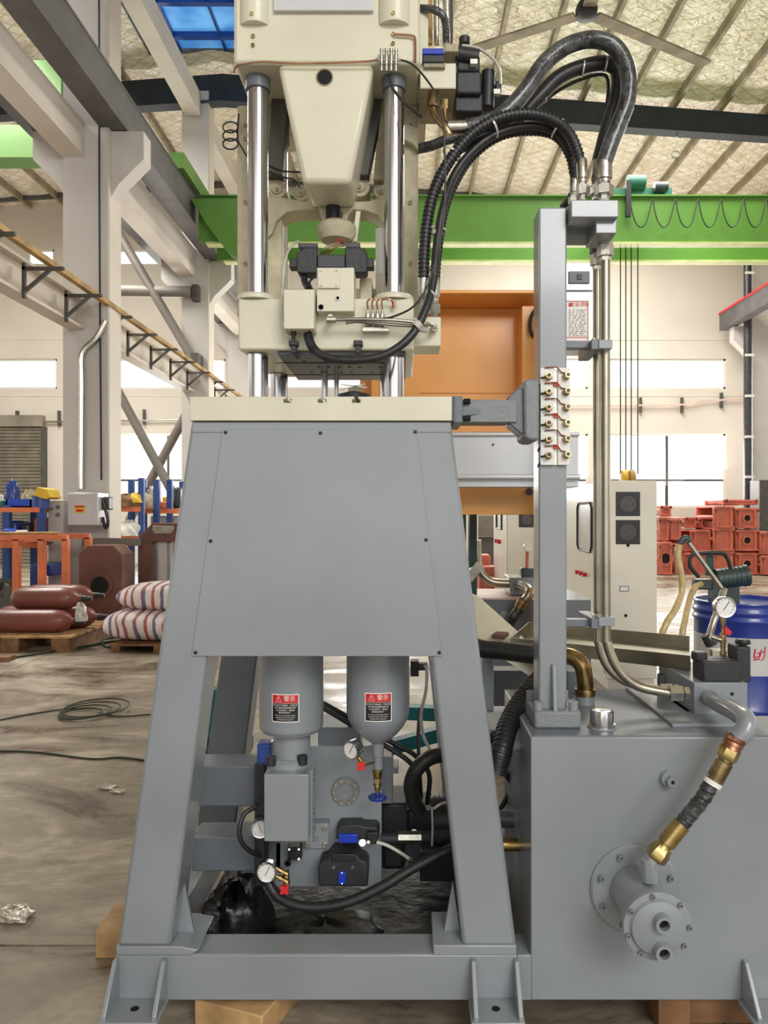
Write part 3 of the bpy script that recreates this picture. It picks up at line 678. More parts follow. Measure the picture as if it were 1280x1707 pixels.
b.pprism([(530, 340), (590, 340), (590, 350), (582, 360), (576, 376), (570, 376), (572, 356), (548, 356), (548, 376), (540, 376), (534, 358)], 2.58, .1)
b.v = [v-Vector((0, .016, 0)) for v in b.v]; b.build('yoke', 'cream_cast', hd, bev=.003)
B().cyl(P(555, 330, 2.55), P(555, 366, 2.55), .024, seg=20).build('ram_rod', 'bolt_dark', hd)
B().lathe(P(561, 404, 2.53), (0, 0, 1), [(0, .04), (.004, .052), (.03, .064), (.05, .064), (.062, .05), (.066, .03)], 30).build('ram_cap', 'cream_cast', hd)
B().pprism([(593, 352), (601, 352), (594, 402), (588, 402)], 2.55, .03).build('ram_strut', 'cream_paint', hd)
# side strips with bolts
for x0, x1, lab in ((X(395, 2.6), X(470, 2.6), 'l'), (X(640, 2.6), X(697, 2.6), 'r')):
    s = B().box(x0, x1, 2.6, 2.66, 2.262, zh).build('side_column', 'cream_cast', hd, bev=.006)
    xx = X(409, 2.6) if lab == 'l' else X(684, 2.6)
    for py in (210, 232, 338, 440):
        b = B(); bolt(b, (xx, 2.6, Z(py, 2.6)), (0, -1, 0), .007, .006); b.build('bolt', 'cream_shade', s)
B().pprism([(672, 205), (697, 212), (697, 250), (688, 240), (672, 232)], 2.57, .03).build('lug', 'cream_cast', hd, bev=.003)
# copper lubrication line and distributor on head
lm = thing('lubrication_manifold', 'four white outlet steel distributor at the lower right of the press head', 'distributor', P(648, 118, 2.33))
for i in range(4):
    px = 636+i*8
    b = B(); b.lathe(P(px, 119, 2.34), (0, 0, 1), [(0, .0055), (.012, .0055), (.012, .004), (.02, .004), (.02, .0062), (.05, .0062), (.052, .0045), (.06, .0045), (.06, .006), (.068, .006), (.07, .003)], 12); b.build('outlet', 'zinc', lm)
B().cyl(P(626, 100, 2.345), P(668, 100, 2.345), .004, seg=8).build('rail', 'zinc', lm)
B().tube([P(630, 100, 2.34), P(600, 103, 2.34), P(500, 106, 2.345), P(440, 103, 2.345), P(405, 107, 2.345), P(393, 112, 2.352), P(389, 122, 2.36)], .003, 8).build('copper_line', 'copper', lm)
B().tube([P(656, 57, 2.35), P(670, 58, 2.35), P(688, 60, 2.35), P(692, 68, 2.35), P(692, 104, 2.35)], .0035, 8).build('copper_line', 'copper', lm)
B().tube([P(668, 100, 2.34), P(685, 106, 2.34), P(705, 125, 2.33), P(728, 160, 2.3), P(738, 200, 2.3), P(741, 250, 2.3), P(742, 320, 2.3), P(735, 390, 2.3), P(715, 470, 2.3), P(690, 510, 2.3), P(655, 528, 2.32), P(636, 531, 2.34)], .0032, 8).build('black_tube', 'black_rubber', lm)
B().tube([P(648, 125, 2.36), P(655, 148, 2.36), P(675, 172, 2.36), P(703, 195, 2.38)], .005, 8).build('black_tube', 'black_rubber', lm)
# coil of wire left
wc = B()
for k in range(3): wc.tube([P(384+14*math.cos(a*PI/5+k)*.9, 212+k*14+9*math.sin(a*PI/5+k), 2.55+.01*k) for a in range(11)], .0028, 6, 4)
wc.tube([P(398, 190, 2.56), P(396, 230, 2.56), P(405, 250, 2.56), P(412, 262, 2.56)], .003, 6)
tag(wc.build('wire_coil', 'black_rubber'), 'small coil of black wire hanging left of the press head', 'wire')
cw = B(); cw.tube([P(447, 276, 2.56), P(470, 285, 2.56), P(502, 287, 2.58)], .003, 6); cw.tube([P(447, 286, 2.56), P(470, 295, 2.56), P(490, 300, 2.56), P(500, 312, 2.58)], .003, 6)
tag(cw.build('sensor_wire', 'black_rubber'), 'two thin black wires crossing behind the left chrome rod', 'wire')
# side valve assembly at top right
sv = thing('side_valve_assembly', 'cream side block with stacked black valves and brass unions right of the press head', 'valve', P(730, 200, 2.45))
B().pbox(700, 760, 105, 147, 2.42, .22).build('block', 'cream_paint', sv, bev=.003)
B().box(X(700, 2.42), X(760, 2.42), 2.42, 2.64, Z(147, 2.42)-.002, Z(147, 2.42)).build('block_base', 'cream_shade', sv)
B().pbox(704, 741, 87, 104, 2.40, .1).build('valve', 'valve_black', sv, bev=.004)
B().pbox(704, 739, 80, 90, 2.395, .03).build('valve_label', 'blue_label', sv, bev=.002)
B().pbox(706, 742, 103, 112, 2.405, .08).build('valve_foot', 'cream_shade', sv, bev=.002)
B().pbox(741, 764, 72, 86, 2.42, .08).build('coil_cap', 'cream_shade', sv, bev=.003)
B().cyl(P(760, 90, 2.46), P(798, 96, 2.46), .024, seg=16).build('solenoid', 'black_plastic', sv)
B().pbox(762, 800, 92, 118, 2.46, .1).build('solenoid_box', 'valve_black', sv, bev=.006)
B().pbox(760, 803, 118, 156, 2.45, .12).build('valve', 'valve_black', sv, bev=.008)
B().pbox(758, 805, 155, 186, 2.47, .12).build('valve', 'valve_black', sv, bev=.006)
B().cyl(P(814, 120, 2.5), P(812, 180, 2.5), .022, seg=14).build('solenoid', 'black_plastic', sv)
B().lathe(P(774, 74, 2.48), (0, 0, 1), [(0, .018), (.02, .018), (.026, .01)], 12).build('knob', 'black_plastic', sv)
B().pbox(784, 796, 98, 106, 2.44, .02).build('clip', 'white_plastic', sv)
B().pbox(826, 836, 134, 154, 2.48, .03).build('connector', 'valve_black', sv, bev=.004)
B().pbox(823, 834, 148, 156, 2.47, .02).build('clip', 'white_plastic', sv)
B().tube([P(770, 76, 2.46), P(795, 80, 2.46), P(820, 96, 2.46), P(832, 115, 2.46), P(834, 140, 2.48)], .005, 8).build('cable', 'clear_tube', sv)
b = B(); b.tube([P(722, 156, 2.44), P(723, 185, 2.44), P(731, 200, 2.42), P(742, 212, 2.4), P(749, 225, 2.4)], .012, 12); b.lathe(P(722, 153, 2.44), (0, 0, -1), [(0, .016), (.02, .016), (.024, .019), (.05, .019)], 8)
b.build('brass_elbow', 'brass_worn', sv)
b = B(); b.tube([P(741, 170, 2.46), P(742, 195, 2.45), P(745, 205, 2.44)], .009, 10); b.lathe(P(741, 168, 2.46), (0, 0, -1), [(0, .014), (.03, .014)], 8); b.build('brass_elbow', 'brass_worn', sv)
b = B(); b.cyl(P(703, 38, 2.5), P(703, 0, 2.5), .01)
ts = thing('top_pipes', 'silver pipes and black hose rising beside the top right of the press head', 'pipe', P(735, 70, 2.55))
for px, r, m in ((716, .010, 'rail_wood'), (728, .010, 'zinc'), (745, .014, 'zinc'), (752, .006, 'black_rubber')):
    B().cyl(P(px, 74, 2.56), P(px-1, -60, 2.56), r).build('pipe', m, ts)
B().tube([P(700, 14, 2.5), P(722, 16, 2.48), P(738, 26, 2.48), P(743, 45, 2.5), P(744, 72, 2.52)], .012, 12).build('hose', 'hose_sleeve', ts)
# ================================================================ OIL TANK, HOSE POST, PIPES
tk = thing('oil_tank', 'large grey hydraulic oil tank filling the lower right with flat painted front', 'tank', (X(1080, D0), D0+.3, .105))
xa, xb = X(885, D0), X(1500, D0); zt2 = Z(1229, D0)
B().add([(x, y, z) for z in (.105, zt2) for x, y in ((xa, D0), (xb, D0), (xb, 2.6), (1.13, 2.6), (1.13, 2.98), (xa, 2.98))], [(5,4,3,2,1,0), (6,7,8,9,10,11)]+[(i, (i+1)%6, (i+1)%6+6, i+6) for i in range(6)]).build('tank_body', 'grey_paint', tk, bev=.004)
B().box(xa+.01, 1.12, D0+.01, 2.97, zt2, zt2+.003).build('tank_lid', 'grey_dark_paint', tk)
B().box(xa, xa+.006, 2.98, 2.985, zt2-.01, zt2).build('lid_edge', 'grey_paint', tk)
B().pbox(862, 886, 1592, 1668, D0, .12).build('base_extension', 'grey_paint', tk, bev=.003)
for px in (1240,):
    xx = X(px, D0); b = B()
    b.add([(xx-.007, D0, Z(1598, D0)), (xx-.007, D0-.02, Z(1598, D0)), (xx-.007, D0-.11, .12), (xx-.007, D0-.11, .1), (xx-.007, D0, .1),
           (xx+.007, D0, Z(1598, D0)), (xx+.007, D0-.02, Z(1598, D0)), (xx+.007, D0-.11, .12), (xx+.007, D0-.11, .1), (xx+.007, D0, .1)],
          [(0,1,2,3,4), (9,8,7,6,5), (0,5,6,1), (1,6,7,2), (2,7,8,3), (3,8,9,4), (4,9,5,0)])
    b.build('rib', 'grey_paint', tk, bev=.003)
    B().box(xx-.02, xx+.16, D0-.115, D0, .095, .11).build('foot_plate', 'grey_paint', tk, bev=.003)
b = B(); c = P(1113, 1296, D0); b.lathe(c, (0, -1, 0), [(0, .028), (.004, .026), (.01, .024), (.018, .024)], 20); b.lathe(c+Vector((.003, -.018, -.003)), (0, -1, 0), [(0, .017), (.018, .017)], 6)
sp = b.build('drain_plug', 'grey_paint', tk)
B().lathe(c+Vector((.003, -.036, -.003)), (0, -1, 0), [(0, .006), (.0005, .006)], 8).build('socket', 'hole_black', sp)
fc = thing('filler_cap', 'shiny chrome fluted filler cap on the grey tank top', 'cap', P(1003, 1214, 2.45))
n = 48; c = P(1003, 1216, 2.45); c.z = zt2+.003; vs = []; fs = []
for j, (h, r) in enumerate(((0, .036), (.004, .042), (.01, .042), (.012, .037), (.048, .037), (.056, .034), (.058, .026), (.058, .0))):
    for k in range(n):
        rr = r*(1-.06*(1 if 3 <= j <= 4 else 0)*(.5+.5*math.cos(12*2*PI*k/n))); vs.append(c+Vector((rr*math.cos(2*PI*k/n), rr*math.sin(2*PI*k/n), h)))
for j in range(7):
    for k in range(n): fs.append((j*n+k, j*n+(k+1) % n, (j+1)*n+(k+1) % n, (j+1)*n+k))
B().add(vs, fs).build('cap', 'chrome', fc)
B().lathe(c-Vector((0, 0, .0)), (0, 0, 1), [(0, .046), (.004, .046)], 24).build('neck_ring', 'grey_paint', fc)
# oil cooler on the front
ck = thing('oil_cooler', 'grey painted bolted cooler with two open ports sticking out of the tank front', 'cooler', P(1057, 1480, D0))
c = P(1057, 1480, D0)
fl = B().lathe(c, (0, -1, 0), [(0, .136), (.008, .136), (.014, .130), (.014, .06)], 40).build('rear_flange', 'grey_paint', ck)
for a in (20, 65, 115, 160, 205, 250, 295, 340):
    b = B(); p = c+Vector((.112*math.cos(math.radians(a)), -.014, .112*math.sin(math.radians(a)))); b.lathe(p, (0, -1, 0), [(0, .0115), (.002, .0115)], 12); bolt(b, p, (0, -1, 0), .0085, .014); b.build('bolt', 'grey_paint_rough', fl)
B().lathe(c, (0, -1, 0), [(.0, .078), (.03, .078), (.05, .074), (.2, .074)], 36).build('barrel', 'grey_paint', ck)
f2 = B().lathe(c, (0, -1, 0), [(.195, .074), (.195, .093), (.207, .093), (.207, .095), (.219, .095), (.222, .080), (.232, .074), (.24, .05), (.243, .0)], 40).build('front_flange', 'grey_paint', ck)
for a in (0, 45, 100, 150, 195, 235, 285, 325):
    b = B(); p = c+Vector((.087*math.cos(math.radians(a)), -.219, .087*math.sin(math.radians(a)))); bolt(b, p, (0, -1, 0), .0068, .012); b.build('bolt', 'grey_paint_rough', f2)
for dz in (.026, -.052):
    p = c+Vector((.004, -.235, dz))
    q = B().lathe(p, (0, -1, 0), [(-.01, .026), (.012, .024), (.03, .023), (.03, .0145), (.0, .0145)], 24).build('port', 'grey_paint', ck)
    B().lathe(p, (0, -1, 0), [(.012, .0143), (.0125, .0143)], 20).build('bore', 'hole_black', q)
p = P(1083, 1440, 2.22)
B().cyl(p-Vector((0, 0, .05)), p+Vector((0, 0, .015)), .026, seg=8).build('port_elbow', 'grey_paint', ck, bev=.003)
B().cyl(p-Vector((.002, 0, .01)), P(1098, 1418, 2.22), .026, seg=8).build('port_elbow', 'grey_paint', ck, bev=.003)
# return hose from the cooler to the return pipe
rh = thing('return_hose', 'thick hose with brass unions wrapped in dark clear film, rising from the cooler', 'hose', P(1100, 1420, 2.22))
A = [P(1094, 1427, 2.22), P(1108, 1405, 2.22), P(1130, 1383, 2.22), P(1160, 1345, 2.22), P(1183, 1310, 2.22), P(1200, 1275, 2.22), P(1213, 1245, 2.22), P(1222, 1228, 2.22)]
def seg_(a, b, prof, m, nm, seg=20): return B().lathe(a, b-a, [(t*(b-a).length, r) for t, r in prof], seg).build(nm, m, rh)
seg_(P(1090, 1432, 2.22), P(1106, 1411, 2.22), [(0, .028), (.15, .032), (.6, .032), (.75, .028), (1, .027)], 'brass', 'lower_union', 6)
seg_(P(1104, 1413, 2.22), P(1136, 1373, 2.22), [(0, .025), (.1, .0215), (.15, .0215), (.18, .0265), (1, .0265)], 'brass', 'lower_ferrule')
seg_(P(1190, 1302, 2.22), P(1212, 1262, 2.22), [(0, .025), (.8, .025), (.83, .022), (1, .022)], 'brass_worn', 'upper_ferrule')
seg_(P(1210, 1265, 2.22), P(1219, 1246, 2.22), [(0, .027), (.2, .030), (.8, .030), (1, .027)], 'brass', 'upper_union', 6)
seg_(P(1218, 1248, 2.22), P(1227, 1228, 2.22), [(0, .029), (.3, .026), (.35, .03), (.6, .028), (.7, .032), (1, .033)], 'copper', 'threaded_nipple')
random.seed(3)
B().tube([P(1132, 1379, 2.22), P(1150, 1357, 2.22), P(1172, 1330, 2.22), P(1184, 1308, 2.22), P(1192, 1297, 2.22)], .022, 18, 10, rf=lambda i, n: .0225+.0025*math.sin(i*1.9)*math.sin(i*.7)).build('hose_sleeve', 'hose_sleeve', rh)
seg_(P(1186, 1308, 2.22), P(1190, 1301, 2.22), [(0, .0262), (1, .0262)], 'white_print', 'white_band')
# return pipe and block
rp_ = thing('return_pipe', 'thick grey painted elbow pipe coming forward from the grey block over the tank edge', 'pipe', P(1190, 1170, 2.55))
B().tube([P(1183, 1163, 2.57), P(1196, 1171, 2.47), P(1225, 1186, 2.32), P(1243, 1200, 2.24), P(1242, 1217, 2.22), P(1229, 1232, 2.22)], .029, 20, 8, rf=None).build('elbow', 'grey_paint', rp_)
pb = thing('pump_block', 'grey manifold block with black relief valve on the rear right of the tank', 'valve block', P(1200, 1200, 2.57))
B().pbox(1157, 1246, 1138, 1201, 2.57, .36).build('block', 'grey_paint', pb, bev=.003)
B().box(X(1112, 2.5), 1.12, 2.45, 2.97, zt2+.003, zt2+.014).build('mount_plate', 'grey_paint', pb, bev=.001)
B().box(X(1150, 2.57), X(1240, 2.57), 2.6, 2.9, zt2+.014, Z(1201, 2.57)+.001).build('spacer', 'grey_dark_paint', pb)
b = B(); bolt(b, P(1220, 1157, 2.57), (0, -1, 0), .006, .001); b.build('plug', 'hole_black', pb)
B().pbox(1172, 1236, 1102, 1138, 2.58, .1).build('valve_body', 'valve_black', pb, bev=.006)
B().pbox(1228, 1252, 1078, 1138, 2.6, .08).build('valve_tower', 'valve_black', pb, bev=.006)
B().lathe(P(1238, 1080, 2.63), (0, 0, 1), [(0, .012), (.012, .012), (.014, .024), (.022, .026), (.03, .022)], 20).build('knob', 'black_plastic', pb)
B().pbox(1160, 1180, 1088, 1104, 2.62, .05).build('valve_eye', 'black_plastic', pb, bev=.005)
# gauge helper --------------------------------------------------
def gauge(name, lab, px, py, d, r, yaw=0, pitch=0, needle=-35, group=None):
    t = thing(name, lab, 'gauge', P(px, py, d), group, rot=(pitch, 0, yaw))
    B().lathe((0, .03, 0), (0, -1, 0), [(0, r*.9), (.028, r), (.034, r*1.03), (.038, r*.98), (.037, r*.86), (.034, r*.86)], 28).build('case', 'chrome', t)
    f = B().lathe((0, -.004, 0), (0, -1, 0), [(0, r*.87), (.0005, r*.87)], 28).build('dial', 'gauge_white', t)
    a = math.radians(needle)
    B().bar((-.35*r*math.sin(a), -.0062, -.35*r*math.cos(a)), (.7*r*math.sin(a), -.0062, .7*r*math.cos(a)), .05*r, .001, (0, 1, 0)).build('needle', 'hole_black', t)
    b = B()
    for k in range(-5, 6):
        a = k*math.radians(27); b.bar((.68*r*math.sin(a), -.0052, .68*r*math.cos(a)), (.8*r*math.sin(a), -.0052, .8*r*math.cos(a)), .035*r, .0005, (0, 1, 0))
    b.build('dial_marks', 'black_print', f)
    return t
g = gauge('pressure_gauge', 'chrome pressure gauge standing in front of the blue drum at the right', 1208, 1012, 2.68, .037, needle=35)
B().lathe(P(1205, 1100, 2.7)-P(1208, 1012, 2.68), (0, 0, 1), [(0, .012), (.03, .012), (.032, .009), (.06, .009), (.062, .012), (.09, .012), (.095, .007), (.125, .007), (.13, .01), (.15, .01)], 8).build('stem', 'brass_worn', g)
B().slab([Vector((.002, .0, -.065)), Vector((.014, 0, -.077)), Vector((.026, 0, -.087)), Vector((.018, 0, -.1)), Vector((.002, 0, -.095))], (0, .01, 0)).build('red_lever', 'red_handle', g)
B().tube([Vector((-.002, .02, -.12)), Vector((-.025, .02, -.112)), Vector((-.042, .02, -.105))], .01, 10).build('side_union', 'zinc', g)
# hose post
ps = thing('hose_post', 'tall square grey steel post standing on the left of the tank top', 'post', (X(920, 2.47), 2.47, zt2))
B().box(X(898, 2.47), X(945, 2.47), 2.47, 2.575, zt2+.02, Z(345, 2.47)).build('post', 'grey_paint', ps, bev=.006)
B().box(X(891, 2.43), X(969, 2.43), 2.43, 2.62, zt2+.003, zt2+.058).build('base_plate', 'grey_paint_rough', ps, bev=.008)
B().slab([(X(919, 2.47), 2.47, zt2+.055), (X(919, 2.47), 2.435, zt2+.055), (X(919, 2.47), 2.455, Z(1108, 2.46)), (X(919, 2.47), 2.47, Z(1106, 2.47))], (.014, 0, 0)).build('gusset', 'grey_paint', ps, bev=.003)
for px in (899, 958):
    for y in (2.452, 2.598):
        b = B(); bolt(b, (X(px, 2.43), y, zt2+.058), (0, 0, 1), .0155, .026); b.build('bolt', 'grey_paint', ps)
# table to post bracket
bk = thing('support_bracket', 'grey forged bracket joining the table edge to the hose post', 'bracket', P(810, 700, 2.4))
B().pbox(755, 771, 660, 705, 2.36, .2).build('end_flange', 'grey_dark_paint', bk, bev=.003)
B().pbox(770, 862, 666, 704, 2.4, .1).build('arm', 'grey_paint_rough', bk, bev=.003)
B().slab([P(771, 683, 2.385), P(800, 682, 2.4), P(800, 690, 2.4), P(771, 693, 2.385)], (0, .01, 0)).build('rib', 'grey_dark_paint', bk)
for py in (669, 697): b = B(); bolt(b, P(773, py, 2.39), (1, 0, 0), .009, .02); b.build('bolt', 'hole_black', bk)
B().pprism([(846, 663), (862, 648), (878, 646), (878, 728), (868, 722), (848, 706)], 2.41, .1).build('neck', 'grey_dark_paint', bk, bev=.004)
B().pprism([(873, 634), (884, 631), (899, 632), (899, 734), (884, 734), (874, 730)], 2.39, .17).build('clamp_plate', 'grey_paint_rough', bk, bev=.008)
# lubrication board
lbx = thing('lubrication_board', 'white aluminium board with twelve brass fittings and thin red tubes on the post', 'board', P(925, 775, 2.44))
B().pbox(901, 924, 613, 775, 2.452, .018).build('panel', 'white_plastic', lbx, bev=.001)
B().pbox(930, 950, 613, 775, 2.452, .018).build('panel', 'white_plastic', lbx, bev=.001)
B().pbox(922, 932, 613, 775, 2.462, .012).build('channel', 'zinc', lbx)
for i in range(6):
    py = 628+i*26.2
    for j, px in enumerate((914, 943)):
        q = P(px, py+(0 if j else 1), 2.452); b = B(); b.lathe(q, (.2*(-1 if j == 0 else 1)*.5, -1, .1), [(0, .0125), (.01, .0125), (.011, .0105), (.026, .0105), (.026, .006), (.02, .006), (.02, 0)], 6)
        f_ = b.build('fitting', 'brass_worn', lbx)
        B().lathe(q+Vector((.2*(-1 if j == 0 else 1)*.5, -1, .1)).normalized()*.0262, (.2*(-1 if j == 0 else 1)*.5, -1, .1), [(0, .0062), (.0004, .0062)], 10).build('bore', 'bolt_dark', f_)
        if j == 0: B().cyl(q+Vector((-.012, -.006, -.001)), q+Vector((-.026, -.004, -.003)), .003, seg=6).build('nipple', 'bolt_dark', f_)
    B().tube([P(908, py-15, 2.447), P(920, py-16, 2.445), P(929, py-15, 2.445), P(935, py-8, 2.446), P(942, py-6, 2.448)], .002, 6, 4).build('tube', 'casting_dark', lbx)
    if i % 2 == 1: B().pbox(923, 930, py-18, py-11, 2.445, .008).build('clip', 'red_print', lbx)
    B().tube([P(900, py+13, 2.46), P(897, py+17, 2.47), P(898, py+22, 2.5)], .003, 6, 4).build('tube_end', 'blue_handle', lbx)
# steel riser pipes
for nm, pts, r, lab in (('riser_pipe', [P(1009, 425, 2.55), P(1009, 700, 2.55), P(1010, 1030, 2.55), P(1013, 1075, 2.55), P(1030, 1115, 2.55), P(1062, 1143, 2.55), P(1116, 1156, 2.55)], .0158, 'front steel riser pipe bending right above the tank'),
                        ('riser_pipe', [P(995, 440, 2.64), P(995, 700, 2.64), P(996, 1030, 2.64), P(998, 1075, 2.64), P(1013, 1112, 2.64), P(1045, 1138, 2.64), P(1100, 1150, 2.64)], .0135, 'rear steel riser pipe partly hidden behind the front one')):
    t = thing(nm, lab, 'pipe', pts[3], 'steel riser pipes')
    B().tube(pts, r, 14, 8).build('pipe', 'stainless', t)
    e = pts[-1]; B().cyl(e-Vector((.002, 0, 0)), e+Vector((.04, 0, 0)), r*1.75, seg=6).build('nut', 'zinc', t)
    B().cyl(e+Vector((.045, 0, 0)), e+Vector((.062, 0, 0)), r*1.5, seg=6).build('adapter', 'zinc', t)
    s_ = pts[0]; B().lathe(s_+Vector((0, 0, -.02)), (0, 0, 1), [(0, r*1.15), (.012, r*1.2), (.014, r*1.75), (.05, r*1.75), (.052, r*1.5), (.062, r*1.5)], 6).build('nut', 'zinc', t)
B().cyl(P(1000, 0, 1), P(1000, 1, 1), .01)
# pipe clamps
for py, px1, lab in ((575, 1021, 'upper grey pipe clamp arm on the hose post'), (1038, 1025, 'lower grey pipe clamp arm on the hose post')):
    t = thing('pipe_clamp', lab, 'clamp', P(945, py, 2.55), 'grey pipe clamp arms')
    B().box(X(945, 2.55)-.015, X(992, 2.55), 2.54, 2.58, Z(py+6, 2.55), Z(py-6, 2.55)).build('arm', 'grey_dark_paint', t, bev=.002)
    B().box(X(984, 2.52), X(1003, 2.52), 2.505, 2.7, Z(py+9, 2.52), Z(py-8, 2.52)).build('jaw', 'grey_dark_paint', t, bev=.002)
    B().box(X(998, 2.5), X(px1, 2.5), 2.5, 2.6, Z(py+6, 2.5), Z(py-9, 2.5)).build('jaw', 'grey_paint', t, bev=.002)
    b = B(); bolt(b, P(990, py-8, 2.54), (0, 0, 1), .006, .006); b.build('bolt', 'zinc', t)
# top manifold
tm = thing('top_manifold', 'grey hose manifold block mounted at the top of the post', 'manifold', P(990, 362, 2.45))
B().pbox(952, 1031, 333, 362, 2.42, .17).build('block', 'grey_paint', tm, bev=.003)
B().pbox(993, 1028, 362, 389, 2.45, .14).build('lower_block', 'grey_paint', tm, bev=.003)
B().pbox(944, 990, 350, 392, 2.53, .1).build('mount', 'grey_dark_paint', tm, bev=.003)
b = B(); b.lathe(P(1010, 389, 2.55), (0, 0, -1), [(0, .022), (.02, .022)], 12); b.build('spigot', 'grey_dark_paint', tm)
b = B(); b.lathe(P(993, 389, 2.64), (0, 0, -1), [(-.1, .018), (.035, .018), (.035, .022), (.07, .022)], 8); b.build('spigot', 'grey_dark_paint', tm)
# hoses
def fitting(parent, a, b, r):
    a = Vector(a); b = Vector(b); L_ = (b-a).length
    B().lathe(a, b-a, [(0, r*.75), (L_*.12, r*.75), (L_*.12, r*1.35), (L_*.34, r*1.35), (L_*.36, r*.85), (L_*.45, r*.85)], 6).build('hex_nut', 'zinc', parent)
    B().lathe(a, b-a, [(L_*.42, r*.9), (L_*.5, r*.9), (L_*.52, r*1.12), (L_*.98, r*1.12), (L_, r*1.02)], 16).build('ferrule', 'zinc', parent)
h1 = thing('hydraulic_hose', 'thick black hose in clear sleeve making the highest arch to the top manifold', 'hose', P(1008, 330, 2.47), 'arching hoses')
B().tube([P(778, 212, 2.42), P(805, 207, 2.42), P(840, 190, 2.42), P(875, 152, 2.42), P(908, 105, 2.43), P(945, 77, 2.44), P(990, 66, 2.46), P(1026, 80, 2.47), P(1046, 118, 2.47), P(1046, 165, 2.47), P(1032, 205, 2.47), P(1018, 240, 2.47), P(1007, 272, 2.47)], .0265, 18, 8).build('sleeve', 'hose_sleeve', h1)
fitting(h1, P(1007, 333, 2.47), P(1007, 268, 2.47), .0225)
B().lathe(P(743, 213, 2.42), P(780, 212, 2.42)-P(743, 213, 2.42), [(0, .015), (.006, .022), (.075, .022)], 18).build('ferrule', 'steel', h1)
h2 = thing('hydraulic_hose', 'second thick black hose arching just inside the highest one', 'hose', P(992, 330, 2.56), 'arching hoses')
B().tube([P(760, 245, 2.52), P(800, 232, 2.52), P(850, 208, 2.52), P(890, 170, 2.52), P(930, 130, 2.52), P(970, 112, 2.53), P(1010, 106, 2.54), P(1030, 122, 2.56), P(1027, 165, 2.56), P(1012, 215, 2.56), P(998, 270, 2.56)], .024, 18, 8).build('sleeve', 'black_rubber', h2)
fitting(h2, P(994, 333, 2.56), P(996, 268, 2.56), .019)
for px, py in ((903, 160), (972, 113), (1010, 106)):
    B().lathe(P(px-2, py+1, 2.525), Vector((1, 0, .9 if px < 950 else -.1)), [(0, .0255), (.005, .0255)], 16).build('cable_tie', 'clear_tube', h2)
def spiral(parent, pts, r, m='black_rubber'):
    B().tube(pts, r*.86, 12, 8).build('core', m, parent)
    c = resample(spl([Vector(p) for p in pts], 14), .0135); b = B()
    for i in range(1, len(c)-1):
        t = (c[i+1]-c[i-1]).normalized(); b.lathe(c[i]-t*.0042, t, [(0, r*.8), (.0012, r), (.0072, r), (.0084, r*.8)], 12)
    b.build('spiral_guard', 'black_plastic', parent, kind='stuff')
h3 = thing('spiral_hose', 'black spiral wrapped hose forming the outer edge of the middle arch', 'hose', P(706, 520, 2.40), 'arching hoses')
spiral(h3, [P(706, 468, 2.40), P(707, 425, 2.4), P(712, 370, 2.4), P(724, 318, 2.4), P(748, 270, 2.4), P(785, 225, 2.4), P(830, 198, 2.4), P(880, 190, 2.41), P(925, 202, 2.43), P(952, 228, 2.45), P(968, 270, 2.46)], .0185)
fitting(h3, P(972, 333, 2.46), P(969, 266, 2.46), .0155); fitting(h3, P(705, 530, 2.44), P(706, 462, 2.40), .0165)
h4 = thing('spiral_hose', 'black spiral wrapped hose forming the inner edge of the middle arch', 'hose', P(722, 520, 2.46), 'arching hoses')
spiral(h4, [P(725, 468, 2.46), P(729, 420, 2.46), P(738, 360, 2.46), P(755, 310, 2.46), P(785, 262, 2.47), P(830, 228, 2.47), P(880, 218, 2.48), P(925, 226, 2.5), P(950, 260, 2.53), P(958, 300, 2.55)], .0165)
fitting(h4, P(723, 530, 2.49), P(725, 462, 2.46), .0155); fitting(h4, P(956, 345, 2.57), P(957, 296, 2.55), .014)
h5 = thing('ribbed_conduit', 'black cable conduit from the junction box sweeping under the platen into the middle arch', 'conduit', P(513, 560, 2.34), 'arching hoses')
B().tube([P(513, 556, 2.34), P(517, 572, 2.33), P(530, 588, 2.32), P(555, 598, 2.31), P(600, 600, 2.3), P(645, 590, 2.3), P(685, 560, 2.31), P(710, 515, 2.33), P(722, 470, 2.36), P(728, 410, 2.38), P(738, 350, 2.39), P(758, 290, 2.42), P(795, 245, 2.43), P(840, 218, 2.44), P(890, 210, 2.45), P(928, 222, 2.48), P(950, 255, 2.52), P(962, 300, 2.6), P(950, 330, 2.66), P(938, 345, 2.7)], .0128, 12, 8).build('conduit', 'black_rubber', h5)
c = resample(spl([P(513, 554, 2.34), P(515, 565, 2.335), P(520, 578, 2.328), P(528, 587, 2.32)], 8), .006); b = B()
for i in range(1, len(c)-1):
    t = (c[i+1]-c[i-1]).normalized(); b.lathe(c[i], t, [(0, .0135), (.003, .0145), (.0035, .0135)], 12)
b.build('ribs', 'black_plastic', h5, kind='stuff')
for a, c_, d_ in (((693, 545), (700, 538), 2.31), ((716, 494), (722, 488), 2.35), ((722, 452), (724, 446), 2.38), ((726, 392), (728, 386), 2.39)):
    B().cyl(P(*a, d_), P(*c_, d_), .0152, seg=14).build('cable_tie', 'clear_tube', h5)
h6 = thing('hydraulic_hose', 'dark hose leaving the right side of the press behind the middle arch', 'hose', P(700, 250, 2.6), 'arching hoses')
B().tube([P(697, 248, 2.6), P(720, 243, 2.58), P(745, 233, 2.56), P(775, 225, 2.56), P(800, 222, 2.56), P(830, 210, 2.58)], .017, 14).build('hose', 'hose_sleeve', h6)
